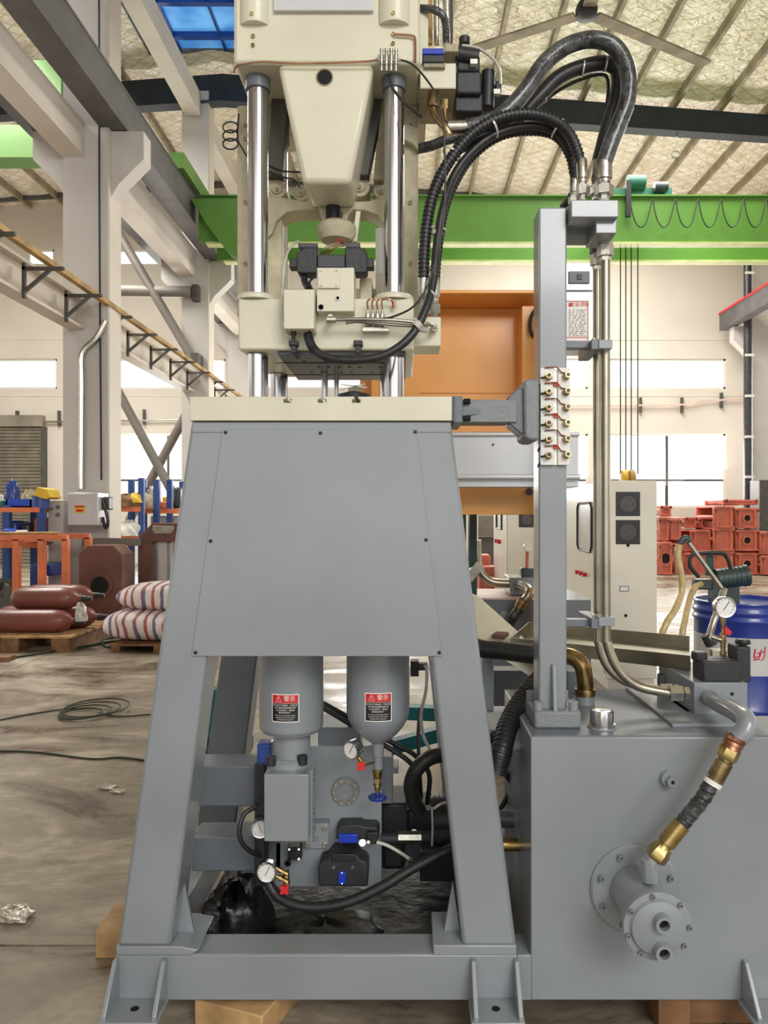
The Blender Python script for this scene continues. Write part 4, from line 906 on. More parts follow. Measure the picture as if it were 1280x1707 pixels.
for px, py, d_ in ((752, 258, 2.42), (728, 386, 2.42), (820, 214, 2.42), (928, 213, 2.46)):
    o = thing('cable_tie', {752: 'pale tie round the hose bundle left of its top', 728: 'pale tie round the hose bundle beside the press rods', 820: 'pale tie round the hose bundle at the left crown', 928: 'pale tie round the hose bundle at the right crown'}[px], 'cable tie', P(px, py, d_), 'ties on the middle arch')
    t_ = {752: (.45, 0, .9), 728: (.1, 0, 1), 820: (.85, 0, .5), 928: (.8, 0, -.6)}[px]; t_ = Vector(t_).normalized(); side = Vector((t_.z, 0, -t_.x))
    vs = []; fs = []; K = 20
    for k in range(K):
        a = 2*PI*k/K
        for e1 in (0, .006):
            for e2 in (0, .0025): vs.append(P(px, py, d_)+t_*e1+side*((.028+e2)*math.cos(a))+Vector((0, 1, 0))*((.034+e2)*math.sin(a)))
    for k in range(K):
        i = k*4; j = ((k+1) % K)*4
        fs += [(i, j, j+1, i+1), (i+2, i+3, j+3, j+2), (i, i+2, j+2, j), (i+1, j+1, j+3, i+3)]
    B().add(vs, fs).build('strap', 'clear_tube', o)
w7 = B().tube([P(860, 212, 2.6), P(905, 170, 2.6), P(950, 140, 2.6), P(1000, 124, 2.6), P(1014, 140, 2.6), P(1008, 200, 2.6)], .006, 8)
tag(w7.build('thin_cable', 'black_rubber'), 'thin black cable following the lower side of the second arching hose', 'cable')
# stainless drip tray
dt = thing('drip_tray', 'long open stainless steel drip tray lying slanted behind the post', 'tray', P(1000, 1090, 3.1))
fl_, fr_, rl, rr_ = P(851, 1063, 3.4), P(1151, 1093, 2.75), P(881, 1036, 3.78), P(1151, 1067, 3.09)
h = .052; dn = Vector((0, 0, -h)); 
zc = fl_.z; rl.z = zc+.015; rr_.z = fr_.z+.015
B().slab([fl_+dn, fr_+dn, fr_, fl_], (0, .004, 0)).build('front_wall', 'stainless', dt)
B().slab([rl+dn, rr_+dn, rr_, rl], (0, .004, 0)).build('rear_wall', 'stainless', dt)
B().slab([fl_+dn, rl+dn, rl, fl_], (.004, 0, 0)).build('end_wall', 'stainless', dt)
B().slab([fr_+dn, rr_+dn, rr_, fr_], (-.004, 0, 0)).build('end_wall', 'stainless', dt)
B().slab([fl_+dn, fr_+dn, rr_+dn, rl+dn], (0, 0, .003)).build('floor_pan', 'stainless', dt)
B().bar(rr_+Vector((0, -.2, -.03)), rr_+Vector((.09, -.2, -.03)), .02, .03).build('handle', 'stainless', dt, bev=.004)
B().bar(fl_+Vector((0, .12, -.01)), fl_+Vector((-.06, .14, -.01)), .1, .02).build('handle', 'brown_primer', dt, bev=.006)
B().box(.95, .99, 2.86, 2.9, zt2+.003, zc-h).build('support', 'grey_dark_paint', dt)
B().box(.62, .66, 2.93, 3.4, zt2-.02+.023, zc-h).build('support', 'grey_dark_paint', dt)
# brass elbow on tank
be = thing('suction_elbow', 'gold zinc elbow rising from the tank beside the post', 'elbow', P(975, 1165, 2.75))
B().tube([P(935, 1092, 2.8), P(955, 1096, 2.78), P(970, 1110, 2.76), P(975, 1135, 2.75), P(975, 1158, 2.75)], .03, 18, 8).build('elbow', 'gold_zinc', be)
B().cyl(P(975, 1150, 2.75), (X(975, 2.75), 2.75, zt2+.003), .034, seg=20).build('collar', 'grey_paint', be)
B().lathe(P(975, 1148, 2.75), (0, 0, -1), [(0, .036), (.012, .038), (.024, .036)], 20).build('ring', 'gold_zinc', be)
sh = tag(B().tube([P(740, 1040, 3.3), P(790, 1077, 3.1), P(840, 1085, 3.0), P(900, 1092, 2.88), P(940, 1092, 2.8)], .036, 16, 8).build('suction_hose', 'black_rubber'), 'thick black suction hose running left from the gold elbow behind the post', 'hose')
# ================================================================ INSIDE THE STAND: accumulators, manifold, valves
def patch(mb, c, r, a0, a1, z0, z1, n=10):               # strip on a vertical cylinder, angle 0 faces the camera
    vs = []; fs = []
    for k in range(n+1):
        a = a0+(a1-a0)*k/n; vs += [(c[0]+r*math.sin(a), c[1]-r*math.cos(a), z0), (c[0]+r*math.sin(a), c[1]-r*math.cos(a), z1)]
    for k in range(n): fs.append((2*k, 2*k+2, 2*k+3, 2*k+1))
    return mb.add(vs, fs)
def warning_label(parent, c, r, az, z0, z1, w_):
    a0, a1 = az-w_/2/r, az+w_/2/r; hh = z1-z0
    lb_ = patch(B(), c, r+.0008, a0, a1, z0, z1).build('warning_label', 'white_print', parent, label='white bordered red and black warning label')
    m_ = .003; am = m_/r
    patch(B(), c, r+.0013, a0+am, a1-am, z0+hh*.68, z1-m_).build('red_header', 'red_print', lb_)
    patch(B(), c, r+.0013, a0+am, a1-am, z0+m_, z0+hh*.67).build('black_field', 'black_print', lb_)
    b = B(); tv, tf = text_geo('\u26a0 \u8b66\u793a', .019)
    def mp(v, dz): a = az+v[0]/r; return (c[0]+(r+.0018)*math.sin(a), c[1]-(r+.0018)*math.cos(a), dz+v[1])
    b.add([mp(v, z0+hh*.83) for v in tv], tf)
    lines = ['\u5145\u6c14\u538b\u529b\u4e25\u7981\u8d85\u9ad8\uff0c\u4e25\u7981\u5145\u88c5', '\u6c27\u6c14\u6216\u5176\u4ed6\u6613\u71c3\u6613\u7206\u6c14\u4f53', '\u53ea\u5141\u8bb8\u5145\u6c2e\u6c14\uff0c\u4f7f\u7528\u524d', '\u8bf7\u9605\u8bfb\u8bf4\u660e\u4e66\uff01']
    for i, t in enumerate(lines):
        tv, tf = text_geo(t, .0062); b.add([mp(v, z0+hh*(.60-.085*i)) for v in tv], tf)
    for i, t in enumerate(['Warning: only nitrogen may be', 'charged. Read the instructions', 'carefully before operation.']):
        tv, tf = text_geo(t, .0052); b.add([mp(v, z0+hh*(.25-.075*i)) for v in tv], tf)
    b.build('lettering', 'white_print', lb_)
# left accumulator
ac = thing('gas_accumulator', 'left grey cylinder accumulator with flat lower end and warning label', 'accumulator', (X(486, 2.62), 2.62, .9), 'grey accumulators')
c = (X(486, 2.62), 2.62); r = .1085; zb5 = Z(1222, 2.55)
B().lathe((c[0], c[1], zb5), (0, 0, 1), [(-.012, .085), (-.008, .098), (-.002, .101), (0, .104), (.004, r-.002), (.012, r), (.6, r)], 48).build('cylinder', 'grey_paint', ac)
warning_label(ac, c, r, .0-.05, Z(1204, 2.515), Z(1157, 2.515), .092)
B().lathe((c[0]+.002, c[1], Z(1272, 2.56)), (0, 0, 1), [(0, .062), (.09, .062)], 32).build('neck', 'grey_paint', ac)
B().lathe((c[0]-.005, c[1]-.01, Z(1292, 2.56)), (0, 0, 1), [(0, .076), (.04, .074), (.05, .062)], 32).build('flange', 'grey_paint', ac)
for dx, dy in ((-.058, -.07), (.045, -.06)):
    b = B(); bolt(b, (c[0]+dx, c[1]+dy, Z(1284, 2.5)), (0, 0, 1), .017, .03); b.build('bolt', 'valve_black', ac)
cb = thing('cylinder_block', 'tall grey rectangular block under the left accumulator', 'block', P(480, 1403, 2.5))
B().pbox(440, 514, 1291, 1403, 2.50, .16).build('block', 'grey_paint', cb, bev=.003)
B().pbox(514, 521, 1285, 1403, 2.56, .1).build('side_plate', 'grey_paint', cb, bev=.002)
for py in (1296, 1352):
    b = B(); bolt(b, (X(521, 2.56), 2.58, Z(py, 2.58)), (1, 0, 0), .008, .006); b.build('bolt', 'grey_dark_paint', cb)
B().pbox(428, 452, 1240, 1276, 2.66, .06).build('coil', 'blue_paint', cb, bev=.006)
B().pbox(424, 441, 1272, 1478, 2.66, .08).build('back_bar', 'black_plastic', cb, bev=.003)
# right accumulator
ar = thing('gas_accumulator', 'right grey accumulator bottle with domed lower end and warning label', 'accumulator', (X(630, 2.62), 2.62, .9), 'grey accumulators')
c = (X(630, 2.62), 2.62); r = .1075
zs_ = Z(1190, 2.6)
B().lathe((c[0], c[1], zs_), (0, 0, 1), [(-.13, .018), (-.105, .018), (-.1, .026), (-.088, .045), (-.07, .066), (-.045, .087), (-.02, .101), (0, r-.001), (.03, r), (.5, r)], 48).build('bottle', 'grey_paint', ar)
warning_label(ar, c, r, .045, Z(1203, 2.515), Z(1155, 2.515), .09)
B().lathe((c[0], c[1], Z(1284, 2.6)), (0, 0, 1), [(0, .017), (.04, .017), (.042, .02), (.095, .02)], 20).build('neck', 'grey_paint_rough', ar)
cv = thing('charging_valve', 'brass valve with blue handwheel below the right accumulator', 'valve', P(629, 1333, 2.6))
B().lathe(P(629, 1318, 2.6), (0, 0, 1), [(0, .010), (.014, .011), (.016, .014), (.03, .012), (.045, .014), (.06, .016), (.064, .018), (.07, .018)], 12).build('body', 'brass', cv)
B().lathe(P(629, 1301, 2.585), (0, -1, 0), [(0, .012), (.01, .011), (.016, .009), (.016, .0)], 8).build('side_cap', 'brass', cv)
n = 40; vs = []; fs = []
w5 = P(629, 1329, 2.6); prof = [(-.008, .0), (-.008, .02), (-.006, .028), (.0, .03), (.006, .028), (.009, .018), (.012, .008), (.02, .006), (.02, 0)]
for t, rr in prof:
    for k in range(n): q = rr*(1+.06*math.cos(8*2*PI*k/n) if rr > .015 else 1); vs.append(w5+Vector((q*math.cos(2*PI*k/n), q*math.sin(2*PI*k/n), t)))
for j in range(len(prof)-1):
    for k in range(n): fs.append((j*n+k, j*n+(k+1) % n, (j+1)*n+(k+1) % n, (j+1)*n+k))
B().add(vs, fs).build('handwheel', 'blue_handle', cv)
g2 = gauge('pressure_gauge', 'pressure gauge with red tap under the right accumulator dome', 586, 1250, 2.56, .031, yaw=-.55, pitch=.1, needle=30)
B().cyl(P(598, 1262, 2.57), P(608, 1275, 2.57), .01, seg=8)
t = thing('gauge_tap', 'red tap and silver elbow between the upper gauge and the brass valve', 'tap', P(603, 1280, 2.57))
B().tube([P(597, 1262, 2.57), P(603, 1270, 2.57)], .007, 10).build('union', 'brass', t)
B().tube([P(603, 1275, 2.57), P(612, 1273, 2.58), P(622, 1270, 2.6)], .006, 10).build('elbow', 'zinc', t)
def tap(parent, p, r, m='red_handle'):
    b = B(); vs = []; n = 40
    for y in (-.006, .006):
        for k in range(n): q = r*(.78+.22*math.cos(4*2*PI*k/n)); vs.append(Vector(p)+Vector((q*math.cos(2*PI*k/n+.78), y, q*math.sin(2*PI*k/n+.78))))
    fs = [tuple(range(n)), tuple(range(2*n-1, n-1, -1))]+[(k, k+n, (k+1) % n+n, (k+1) % n) for k in range(n)]
    b.add(vs, fs); return b.build('handle', m, parent, bev=.001)
tap(t, P(602, 1277, 2.555), .018)
# manifold block
mf = thing('hydraulic_manifold', 'large flat grey hydraulic manifold inside the stand carrying two black valves', 'manifold', P(560, 1480, 2.75))
B().pbox(500, 636, 1244, 1478, 2.75, .22).build('block', 'grey_paint', mf, bev=.003)
B().pbox(459, 502, 1404, 1478, 2.75, .22).build('lower_block', 'grey_paint', mf, bev=.003)
B().pbox(530, 600, 1213, 1246, 2.78, .2).build('upper_step', 'grey_dark_paint', mf, bev=.004)
B().pbox(634, 654, 1262, 1340, 2.8, .18).build('side_plate', 'grey_dark_paint', mf, bev=.003)
B().pbox(652, 664, 1280, 1290, 2.8, .1).build('side_lug', 'grey_dark_paint', mf, bev=.002)
p = P(576, 1318, 2.75)
fl5 = B().lathe(p, (0, -1, 0), [(0, .05), (.006, .05), (.008, .048), (.008, .03), (.004, .028), (.004, .0)], 32).build('round_cover', 'grey_paint_rough', mf)
for k in range(10):
    b = B(); q = p+Vector((.04*math.cos(k*PI/5), -.008, .04*math.sin(k*PI/5))); bolt(b, q, (0, -1, 0), .0085, .006); b.build('bolt', 'steel', fl5)
pp = B().pbox(508, 548, 1373, 1415, 2.735, .015).build('mount_plate', 'grey_paint', mf, bev=.002)
for px, py in ((541, 1381), (541, 1409), (513, 1409), (526, 1398)):
    b = B(); b.lathe(P(px, py, 2.735), (0, -1, 0), [(0, .011), (.001, .011)], 14); bolt(b, P(px, py, 2.734), (0, -1, 0), .008, .006); b.build('bolt', 'grey_paint_rough' if px == 526 else 'steel', pp)
B().pbox(520, 549, 1366, 1374, 2.74, .01).build('key_strip', 'grey_dark_paint', mf)
v1 = thing('solenoid_valve', 'small black valve with blue nameplate on the right of the manifold', 'valve', P(595, 1410, 2.7))
B().pprism([(560, 1400), (560, 1384), (566, 1376), (600, 1375), (606, 1378), (628, 1379), (632, 1386), (632, 1400)], 2.68, .07).build('body', 'valve_black', v1, bev=.005)
B().pbox(564, 596, 1391, 1406, 2.672, .03).build('nameplate', 'blue_label', v1, bev=.003)
B().pbox(612, 630, 1388, 1408, 2.66, .05).build('connector', 'black_plastic', v1, bev=.003)
B().cyl(P(604, 1405, 2.67), P(604, 1405, 2.65), .012, seg=12).build('plug', 'zinc', v1)
B().cyl(P(614, 1404, 2.655), P(614, 1404, 2.645), .006, seg=10).build('screw', 'white_plastic', v1)
B().tube([P(628, 1404, 2.655), P(645, 1409, 2.65), P(665, 1420, 2.65), P(683, 1432, 2.66)], .006, 8).build('grey_cable', 'clear_tube', v1)
B().cyl(P(683, 1432, 2.65), P(686, 1440, 2.66), .009, seg=8).build('plug_end', 'zinc', v1)
v2 = thing('pilot_valve', 'wide black valve with small blue plate at the bottom of the manifold', 'valve', P(570, 1480, 2.7))
B().pprism([(532, 1478), (530, 1448), (533, 1438), (545, 1434), (553, 1422), (592, 1421), (600, 1433), (610, 1437), (614, 1446), (613, 1478)], 2.66, .09).build('body', 'valve_black', v2, bev=.006)
B().pbox(553, 592, 1424, 1436, 2.65, .03).build('bridge', 'black_plastic', v2, bev=.003)
B().pbox(564, 576, 1454, 1474, 2.652, .01).build('nameplate', 'blue_label', v2, bev=.001)
for py in (1455, 1473): B().cyl(P(570, py, 2.652), P(570, py, 2.648), .0025, seg=8).build('rivet', 'zinc', v2)
for px in (556, 588): B().cyl(P(px, 1446, 2.66), P(px, 1446, 2.652), .006, seg=10).build('screw', 'black_plastic', v2)
cn = thing('electrical_connector', 'small black square plug with four screws left of the black valves', 'connector', P(490, 1435, 2.72))
B().pbox(480, 502, 1412, 1434, 2.71, .04).build('body', 'black_plastic', cn, bev=.003)
B().lathe(P(480, 1438, 2.7), (0, -1, 0), [(0, .012), (.008, .012), (.008, .007), (0, .007)], 16).build('gland', 'bolt_dark', cn)
for px, py in ((482, 1416), (498, 1416), (498, 1432)): B().cyl(P(px, py, 2.71), P(px, py, 2.705), .004, seg=8).build('screw', 'zinc', cn)
g3 = gauge('pressure_gauge', 'lowest pressure gauge beside brass fittings and a red tap', 445, 1453, 2.55, .032, needle=30)
t = thing('gauge_tap', 'red tap with two brass unions beside the lowest gauge', 'tap', P(473, 1485, 2.56))
for y0 in (0, 11): B().lathe(P(461, 1447+y0*1.2, 2.56), (.88, 0, -.47), [(0, .006), (.008, .006), (.009, .009), (.02, .009), (.021, .006), (.03, .006), (.031, .009), (.042, .009)], 8).build('union', 'brass', t)
B().cyl(P(476, 1450, 2.58), P(478, 1475, 2.57), .011, seg=10).build('body', 'brass_worn', t)
tap(t, P(474, 1483, 2.555), .019)
g4 = gauge('pressure_gauge', 'upper left pressure gauge half hidden behind the tall grey block', 434, 1381, 2.62, .031, yaw=.2, needle=-20)
# hoses below
def hose(nm, lab, pts, r, m='black_rubber', group='black hoses inside the stand'):
    b = B().tube([P(*p) for p in pts], r, 14, 8).build(nm, m); return tag(b, lab, 'hose', group)
hose('loop_hose', 'black hose sagging in a long loop under the manifold', [(440, 1440, 2.64), (446, 1468, 2.62), (465, 1495, 2.6), (500, 1510, 2.58), (545, 1511, 2.57), (590, 1500, 2.57), (640, 1476, 2.58), (690, 1446, 2.6), (750, 1416, 2.62), (800, 1396, 2.66)], .017)
hose('gauge_hose', 'thin black hose curving left from behind the tall grey block', [(426, 1345, 2.64), (408, 1356, 2.62), (399, 1380, 2.6), (402, 1402, 2.6), (416, 1418, 2.62), (434, 1426, 2.66)], .0085)
hose('arch_hose', 'thick black hose arching behind the right leg of the stand', [(700, 1352, 2.78), (690, 1335, 2.76), (685, 1310, 2.74), (693, 1285, 2.72), (715, 1264, 2.72), (745, 1258, 2.74), (790, 1262, 2.8)], .027)
hose('pair_hose', 'black hose pair running diagonally behind the right accumulator', [(535, 1178, 2.78), (580, 1205, 2.8), (640, 1242, 2.8), (680, 1268, 2.8), (698, 1295, 2.8), (700, 1340, 2.82)], .009)
hose('pair_hose', 'upper black hose of the diagonal pair behind the accumulator', [(535, 1170, 2.82), (585, 1198, 2.84), (650, 1236, 2.84), (690, 1258, 2.84), (715, 1290, 2.84), (712, 1340, 2.86)], .009)
if 1: pass
hose('bundle_core', 'thick ribbed black hose bundle rising right between stand and tank', [(826, 1290, 2.5), (836, 1250, 2.52), (845, 1215, 2.58), (862, 1180, 2.66), (885, 1148, 2.75), (905, 1128, 2.85)], .033)
hose('bundle_hose', 'thinner black hose running beside the thick bundle at the tank', [(812, 1236, 2.62), (824, 1228, 2.6), (838, 1228, 2.62), (845, 1250, 2.62), (832, 1290, 2.62)], .02)
hose('cross_hose', 'thin black hose crossing behind the right leg near the tank', [(822, 1265, 2.85), (850, 1300, 2.85), (860, 1330, 2.85)], .01)
hose('cross_hose', 'thin black hose bending down beside the dark tank side', [(760, 1300, 2.9), (800, 1318, 2.9), (830, 1348, 2.9), (850, 1320, 2.9)], .01)
hose('drop_hose', 'black hose dropping behind the arch hose toward the pump', [(700, 1180, 2.95), (697, 1230, 2.9), (700, 1290, 2.85), (702, 1330, 2.85)], .007)
tag(B().tube([P(705, 1110, 2.8), P(711, 1115, 2.78), P(710, 1150, 2.78), (P(702, 1190, 2.78)), P(705, 1225, 2.78), P(718, 1252, 2.76)], .006, 8).build('clear_tube', 'clear_tube'), 'thin translucent tube hanging right of the accumulator', 'tube')
tag(B().tube([P(723, 1348, 2.7), P(735, 1340, 2.7), P(748, 1338, 2.72), P(770, 1338, 2.76)], .005, 8).build('clear_tube', 'clear_tube'), 'short translucent tube above the dark motor', 'tube')
tag(B().tube([P(720, 1345, 2.72), P(721, 1380, 2.72), P(720, 1410, 2.72)], .004, 8).build('clear_tube', 'clear_tube'), 'thin translucent tube dropping beside the dark pump', 'tube')
cs = thing('pressure_switch', 'black switch block with white plug right of the accumulator', 'switch', P(692, 1128, 2.8))
B().pbox(684, 698, 1103, 1128, 2.8, .06).build('body', 'black_plastic', cs, bev=.003)
B().pbox(697, 713, 1107, 1118, 2.79, .04).build('plug', 'valve_black', cs, bev=.003)
B().cyl(P(714, 1108, 2.78), P(714, 1116, 2.78), .006, seg=10).build('cap', 'white_plastic', cs)
pm = thing('hydraulic_pump', 'dark pump and electric motor filling the space behind the right leg', 'pump', P(710, 1450, 2.9))
B().pbox(636, 682, 1340, 1392, 2.86, .2).build('pump_body', 'valve_black', pm, bev=.01)
B().pbox(680, 722, 1352, 1400, 2.84, .2).build('pump_cover', 'black_plastic', pm, bev=.008)
B().pbox(634, 676, 1402, 1452, 2.88, .18).build('lower_pump', 'black_plastic', pm, bev=.02)
B().cyl(P(716, 1368, 2.95), P(800, 1368, 2.95), .09, seg=28).build('motor', 'black_plastic', pm)
for k in range(10): B().cyl(P(724+7*k, 1368, 2.95), P(727+7*k, 1368, 2.95), .096, seg=28).build('cooling_fin', 'valve_black', pm)
B().tube([P(636, 1398, 2.75), P(680, 1397, 2.75), P(760, 1393, 2.78), P(820, 1388, 2.8)], .022, 14).build('pressure_line', 'valve_black', pm)
B().cyl(P(664, 1396, 2.74), P(702, 1396, 2.74), .024, seg=8).build('swivel_nut', 'steel', pm)
B().pbox(676, 704, 1330, 1352, 2.8, .1).build('port_block', 'dark_steel', pm, bev=.004)
B().cyl(P(690, 1388, 2.83), P(690, 1388, 2.82), .012, seg=12).build('screw', 'zinc', pm)
B().pbox(700, 770, 1420, 1470, 3.2, .3).build('pump_foot', 'dark_steel', pm, bev=.004)
wv_ = B()
bt5 = thing('tank_side_fittings', 'gold plug and grey lugs on the tank side facing the stand', 'fitting', P(862, 1405, 2.6))
B().cyl((X(885, D0)-.06, 2.62, Z(1408, 2.62)), (X(885, D0), 2.62, Z(1408, 2.62)), .022, seg=10).build('gold_plug', 'gold_zinc', bt5)
B().cyl((X(885, D0)-.05, 2.75, Z(1365, 2.75)), (X(885, D0), 2.75, Z(1365, 2.75)), .03, seg=12).build('flange', 'grey_dark_paint', bt5)
B().box(X(885, D0)-.07, X(885, D0), 2.85, 2.95, Z(1255, 2.9)-.03, Z(1255, 2.9)+.03).build('lug', 'grey_dark_paint', bt5, bev=.004)
bdl = bpy.data.objects['bundle_core']; cpts = resample(spl([P(*p) for p in [(826, 1290, 2.5), (836, 1250, 2.52), (845, 1215, 2.58), (862, 1180, 2.66), (885, 1148, 2.75), (905, 1128, 2.85)]], 12), .016); b = B()
for i in range(1, len(cpts)-1):
    q = (cpts[i+1]-cpts[i-1]).normalized(); b.lathe(cpts[i], q, [(0, .0325), (.002, .036), (.008, .036), (.01, .0325)], 16)
b.build('spiral_guard', 'black_plastic', bdl, kind='stuff'); bdl.name = 'bundle_hose'
# oily floor tray, plastic, timber
ot = thing('oil_catch_tray', 'wide shallow black oil soaked tray on the floor under the machine', 'tray', (-.25, 2.95, 0))
B().box(-.78, .28, 2.55, 3.7, .004, .012).build('floor_pan', 'black_oily', ot)
for a in ((-.78, -.77, 2.55, 3.7), (.27, .28, 2.55, 3.7), (-.77, .27, 2.55, 2.56), (-.77, .27, 3.69, 3.7)): B().box(a[0], a[1], a[2], a[3], .004, .05).build('rim', 'black_oily', ot)
def lump(nm, c, sx, sy, sz, m, seed, lab, cat, rough=.3, grp=None):
    random.seed(seed); b = B(); n = 26; k = 12; vs = []; fs = []
    ph = [(random.uniform(2, 9), random.uniform(2, 9), random.uniform(0, 6.3)) for _ in range(6)]
    for j in range(k+1):
        el = PI/2*j/k
        for i in range(n):
            a = 2*PI*i/n; q = 1+rough*sum(math.sin(p[0]*a*.5*2//1+p[1]*el+p[2]) if 0 else math.sin(round(p[0])*a+p[1]*el+p[2]) for p in ph)/6
            vs.append((c[0]+sx*q*math.cos(a)*math.cos(el)**.7, c[1]+sy*q*math.sin(a)*math.cos(el)**.7, c[2]+sz*q*math.sin(el)))
    for j in range(k):
        for i in range(n): fs.append((j*n+i, j*n+(i+1) % n, (j+1)*n+(i+1) % n, (j+1)*n+i))
    fs.append(tuple(reversed(range(n))))
    o = b.add(vs, fs).build(nm, m, sharp=60); o['label'] = lab; o['category'] = cat
    if grp: o['group'] = grp
    return o
lump('plastic_bag', (-.62, 2.84, .012), .13, .16, .22, 'black_oily', 2, 'crumpled black plastic bag in the oil tray by the left leg', 'bag', .35)
lump('oily_rag', (-.3, 2.88, .012), .2, .18, .06, 'black_oily', 5, 'flat heap of oily black rag in the tray beneath the manifold', 'rag', .3)
tm1 = [((X(185, 2.9), X(185, 2.9)+.5), (2.75, 2.95), (0, .1), 'timber block behind the left foot of the stand'),
       ((X(318, 2.2), X(318, 2.2)+.24), (2.33, 2.6), (0, .09), 'pale timber block under the base beam near the left foot'),
       ((X(1130, 2.2), X(1130, 2.2)+.1), (2.37, 2.6), (0, .1), 'timber block under the front of the oil tank'),
       ((X(1190, 2.2), X(1190, 2.2)+.3), (2.4, 2.62), (0, .1), 'brown timber block under the tank by the right rib')]
for xr, yr, zr, lab in tm1:
    t = B().box(*xr, *yr, *zr).build('timber_block', 'wood' if 'pale' in lab or 'behind' in lab else 'wood_dark', bev=.004); tag(t, lab, 'timber block', 'timber under the machine')
    if 'pale' in lab: t.rotation_euler = (0, 0, -.35)
# ---- cables and litter on the floor
def fl(px, py): d = EYE*F/(py-CY); return Vector((X(px, d), d, .008))
def fcable(nm, lab, pts, r, m='cable_dark'): return tag(B().tube([fl(*p) for p in pts], r, 6, 8).build(nm, m), lab, 'cable', 'cables on the floor')
fcable('floor_cable', 'thin black cable across the floor, nearest of the floor cables', [(-20, 1254), (60, 1256), (150, 1267), (200, 1265), (245, 1270)], .007)
fcable('floor_cable', 'thin black cable leading from the left to the small coil', [(-20, 1206), (40, 1194), (90, 1186), (125, 1182)], .006)
fcable('floor_cable', 'thin black cable leading from the small coil to the stand', [(165, 1190), (200, 1196), (250, 1193), (300, 1195)], .006)
fcable('floor_cable', 'long dark cable slanting toward the sacks', [(-15, 1104), (60, 1092), (140, 1080), (200, 1070), (270, 1073)], .02)
fcable('floor_cable', 'dark cable looped on the floor before the sacks', [(270, 1068), (220, 1064), (175, 1066), (178, 1080), (230, 1076), (280, 1068)], .014)
b = B(); random.seed(4)
c0 = fl(143, 1188)
for k in range(4):
    b.tube([c0+Vector((.02*k+(.16+.03*k)*math.cos(a*PI/5+k), .05*k-.1+(.17+.04*k)*math.sin(a*PI/5+k), .01+.004*k)) for a in range(11)], .006, 6, 4)
tag(b.build('cable_coil', 'cable_dark'), 'small tangled coil of black cable lying on the floor', 'cable')
lump('crumpled_foil', fl(26, 1533), .062, .045, .045, 'foil', 11, 'crumpled silver foil on the floor at the lower left', 'foil', .55)
lump('crumpled_foil', fl(178, 1316), .055, .02, .02, 'foil', 14, 'small crumpled white scrap near the left leg', 'foil', .55)
lump('crumpled_foil', fl(196, 1322), .04, .015, .012, 'foil', 15, 'flat white scrap just right of the small crumpled one', 'foil', .55)
# ================================================================ BACKGROUND
# orange press frame behind
of = thing('orange_press_frame', 'big orange painted machine frame standing behind the right side', 'machine', (X(750, 4.6), 4.7, 0))
d = 4.6
B().pbox(619, 905, 483, 489, d-.1, .6).build('top_flange', 'orange_paint', of, bev=.004)
B().pbox(619, 905, 489, 526, d+.25, .3).build('top_web', 'orange_paint', of)
B().pbox(600, 905, 526, 668, d+.2, .1).build('main_panel', 'orange_paint', of)
B().pbox(619, 632, 489, 680, d, .3).build('left_edge', 'orange_paint', of, bev=.003)
B().pbox(870, 896, 510, 668, d, .3).build('right_post', 'orange_paint', of, bev=.003)
B().pbox(700, 872, 652, 655, d+.19, .02).build('weld_seam', 'orange_paint', of)
B().tube([P(893, 515, d-.02), P(885, 530, d-.04), P(884, 550, d-.04), P(890, 562, d-.02)], .012, 8).build('black_cable', 'black_rubber', of)
B().pbox(610, 893, 662, 720, d+.3, .2).build('lower_panel', 'orange_paint', of)
B().pbox(700, 890, 814, 858, d, .4).build('lower_beam', 'orange_paint', of, bev=.004)
for a, c_ in ((735, 765), (908, 940)): B().box(X(a, d)+.02, X(c_, d)-.01, d+.25, d+.5, 0, Z(858, d)).build('leg', 'orange_paint', of)
B().cyl(P(882, 820, d-.02), P(882, 820, d), .022, seg=14).build('eye_bolt', 'dark_steel', of)
gh = thing('grey_guard_box', 'pale grey sheet metal guard between the orange panels', 'guard', P(860, 812, 4.3))
B().pbox(745, 964, 722, 812, 4.32, .25).build('guard_body', 'sheet_grey', gh, bev=.004)
B().cyl(P(745, 724, 4.31), P(965, 724, 4.31), .012, seg=10).build('top_tube', 'sheet_grey', gh)
B().cyl(P(745, 795, 4.29), P(966, 795, 4.29), .016, seg=10).build('bottom_tube', 'sheet_grey', gh)
B().cyl(P(822, 741, 4.32), P(822, 741, 4.31), .006, seg=8).build('screw', 'bolt_dark', gh)
for a in (905,): B().box(X(a, 4.4), X(a+12, 4.4), 4.4, 4.5, 0, Z(812, 4.4)).build('post', 'sheet_grey', gh)
gb = thing('notice_cabinet', 'grey white box with red bordered notice sheet behind the post', 'cabinet', P(968, 575, 4.0))
B().pbox(930, 990, 486, 574, 4.0, .3).build('lower_body', 'sheet_grey', gb, bev=.003)
B().pbox(935, 989, 438, 484, 4.0, .3).build('upper_body', 'sheet_grey', gb, bev=.003)
B().pbox(948, 983, 452, 472, 3.99, .01).build('dark_panel', 'dark_steel', gb, bev=.002)
B().pbox(962, 970, 457, 466, 3.985, .006).build('latch', 'black_plastic', gb)
pn = B().pbox(943, 982, 500, 571, 3.995, .004).build('notice', 'white_print', gb, label='white notice sheet with red heading')
b = B()
for (a, c_, e_, g_) in ((944, 980, 502, 503), (944, 980, 568, 569), (979, 980, 502, 569), (944, 980, 562, 563)): b.pbox(a, c_, e_, g_, 3.993, .002)
tv, tf = text_geo('\u5b89\u5168\u987b\u77e5', .024); q = P(966, 508, 3.992); b.add([(q.x+v[0], q.y, q.z+v[1]) for v in tv], tf); b.pbox(948, 953, 505, 511, 3.992, .001); b.build('red_print', 'red_print', pn)
b = B(); random.seed(8)
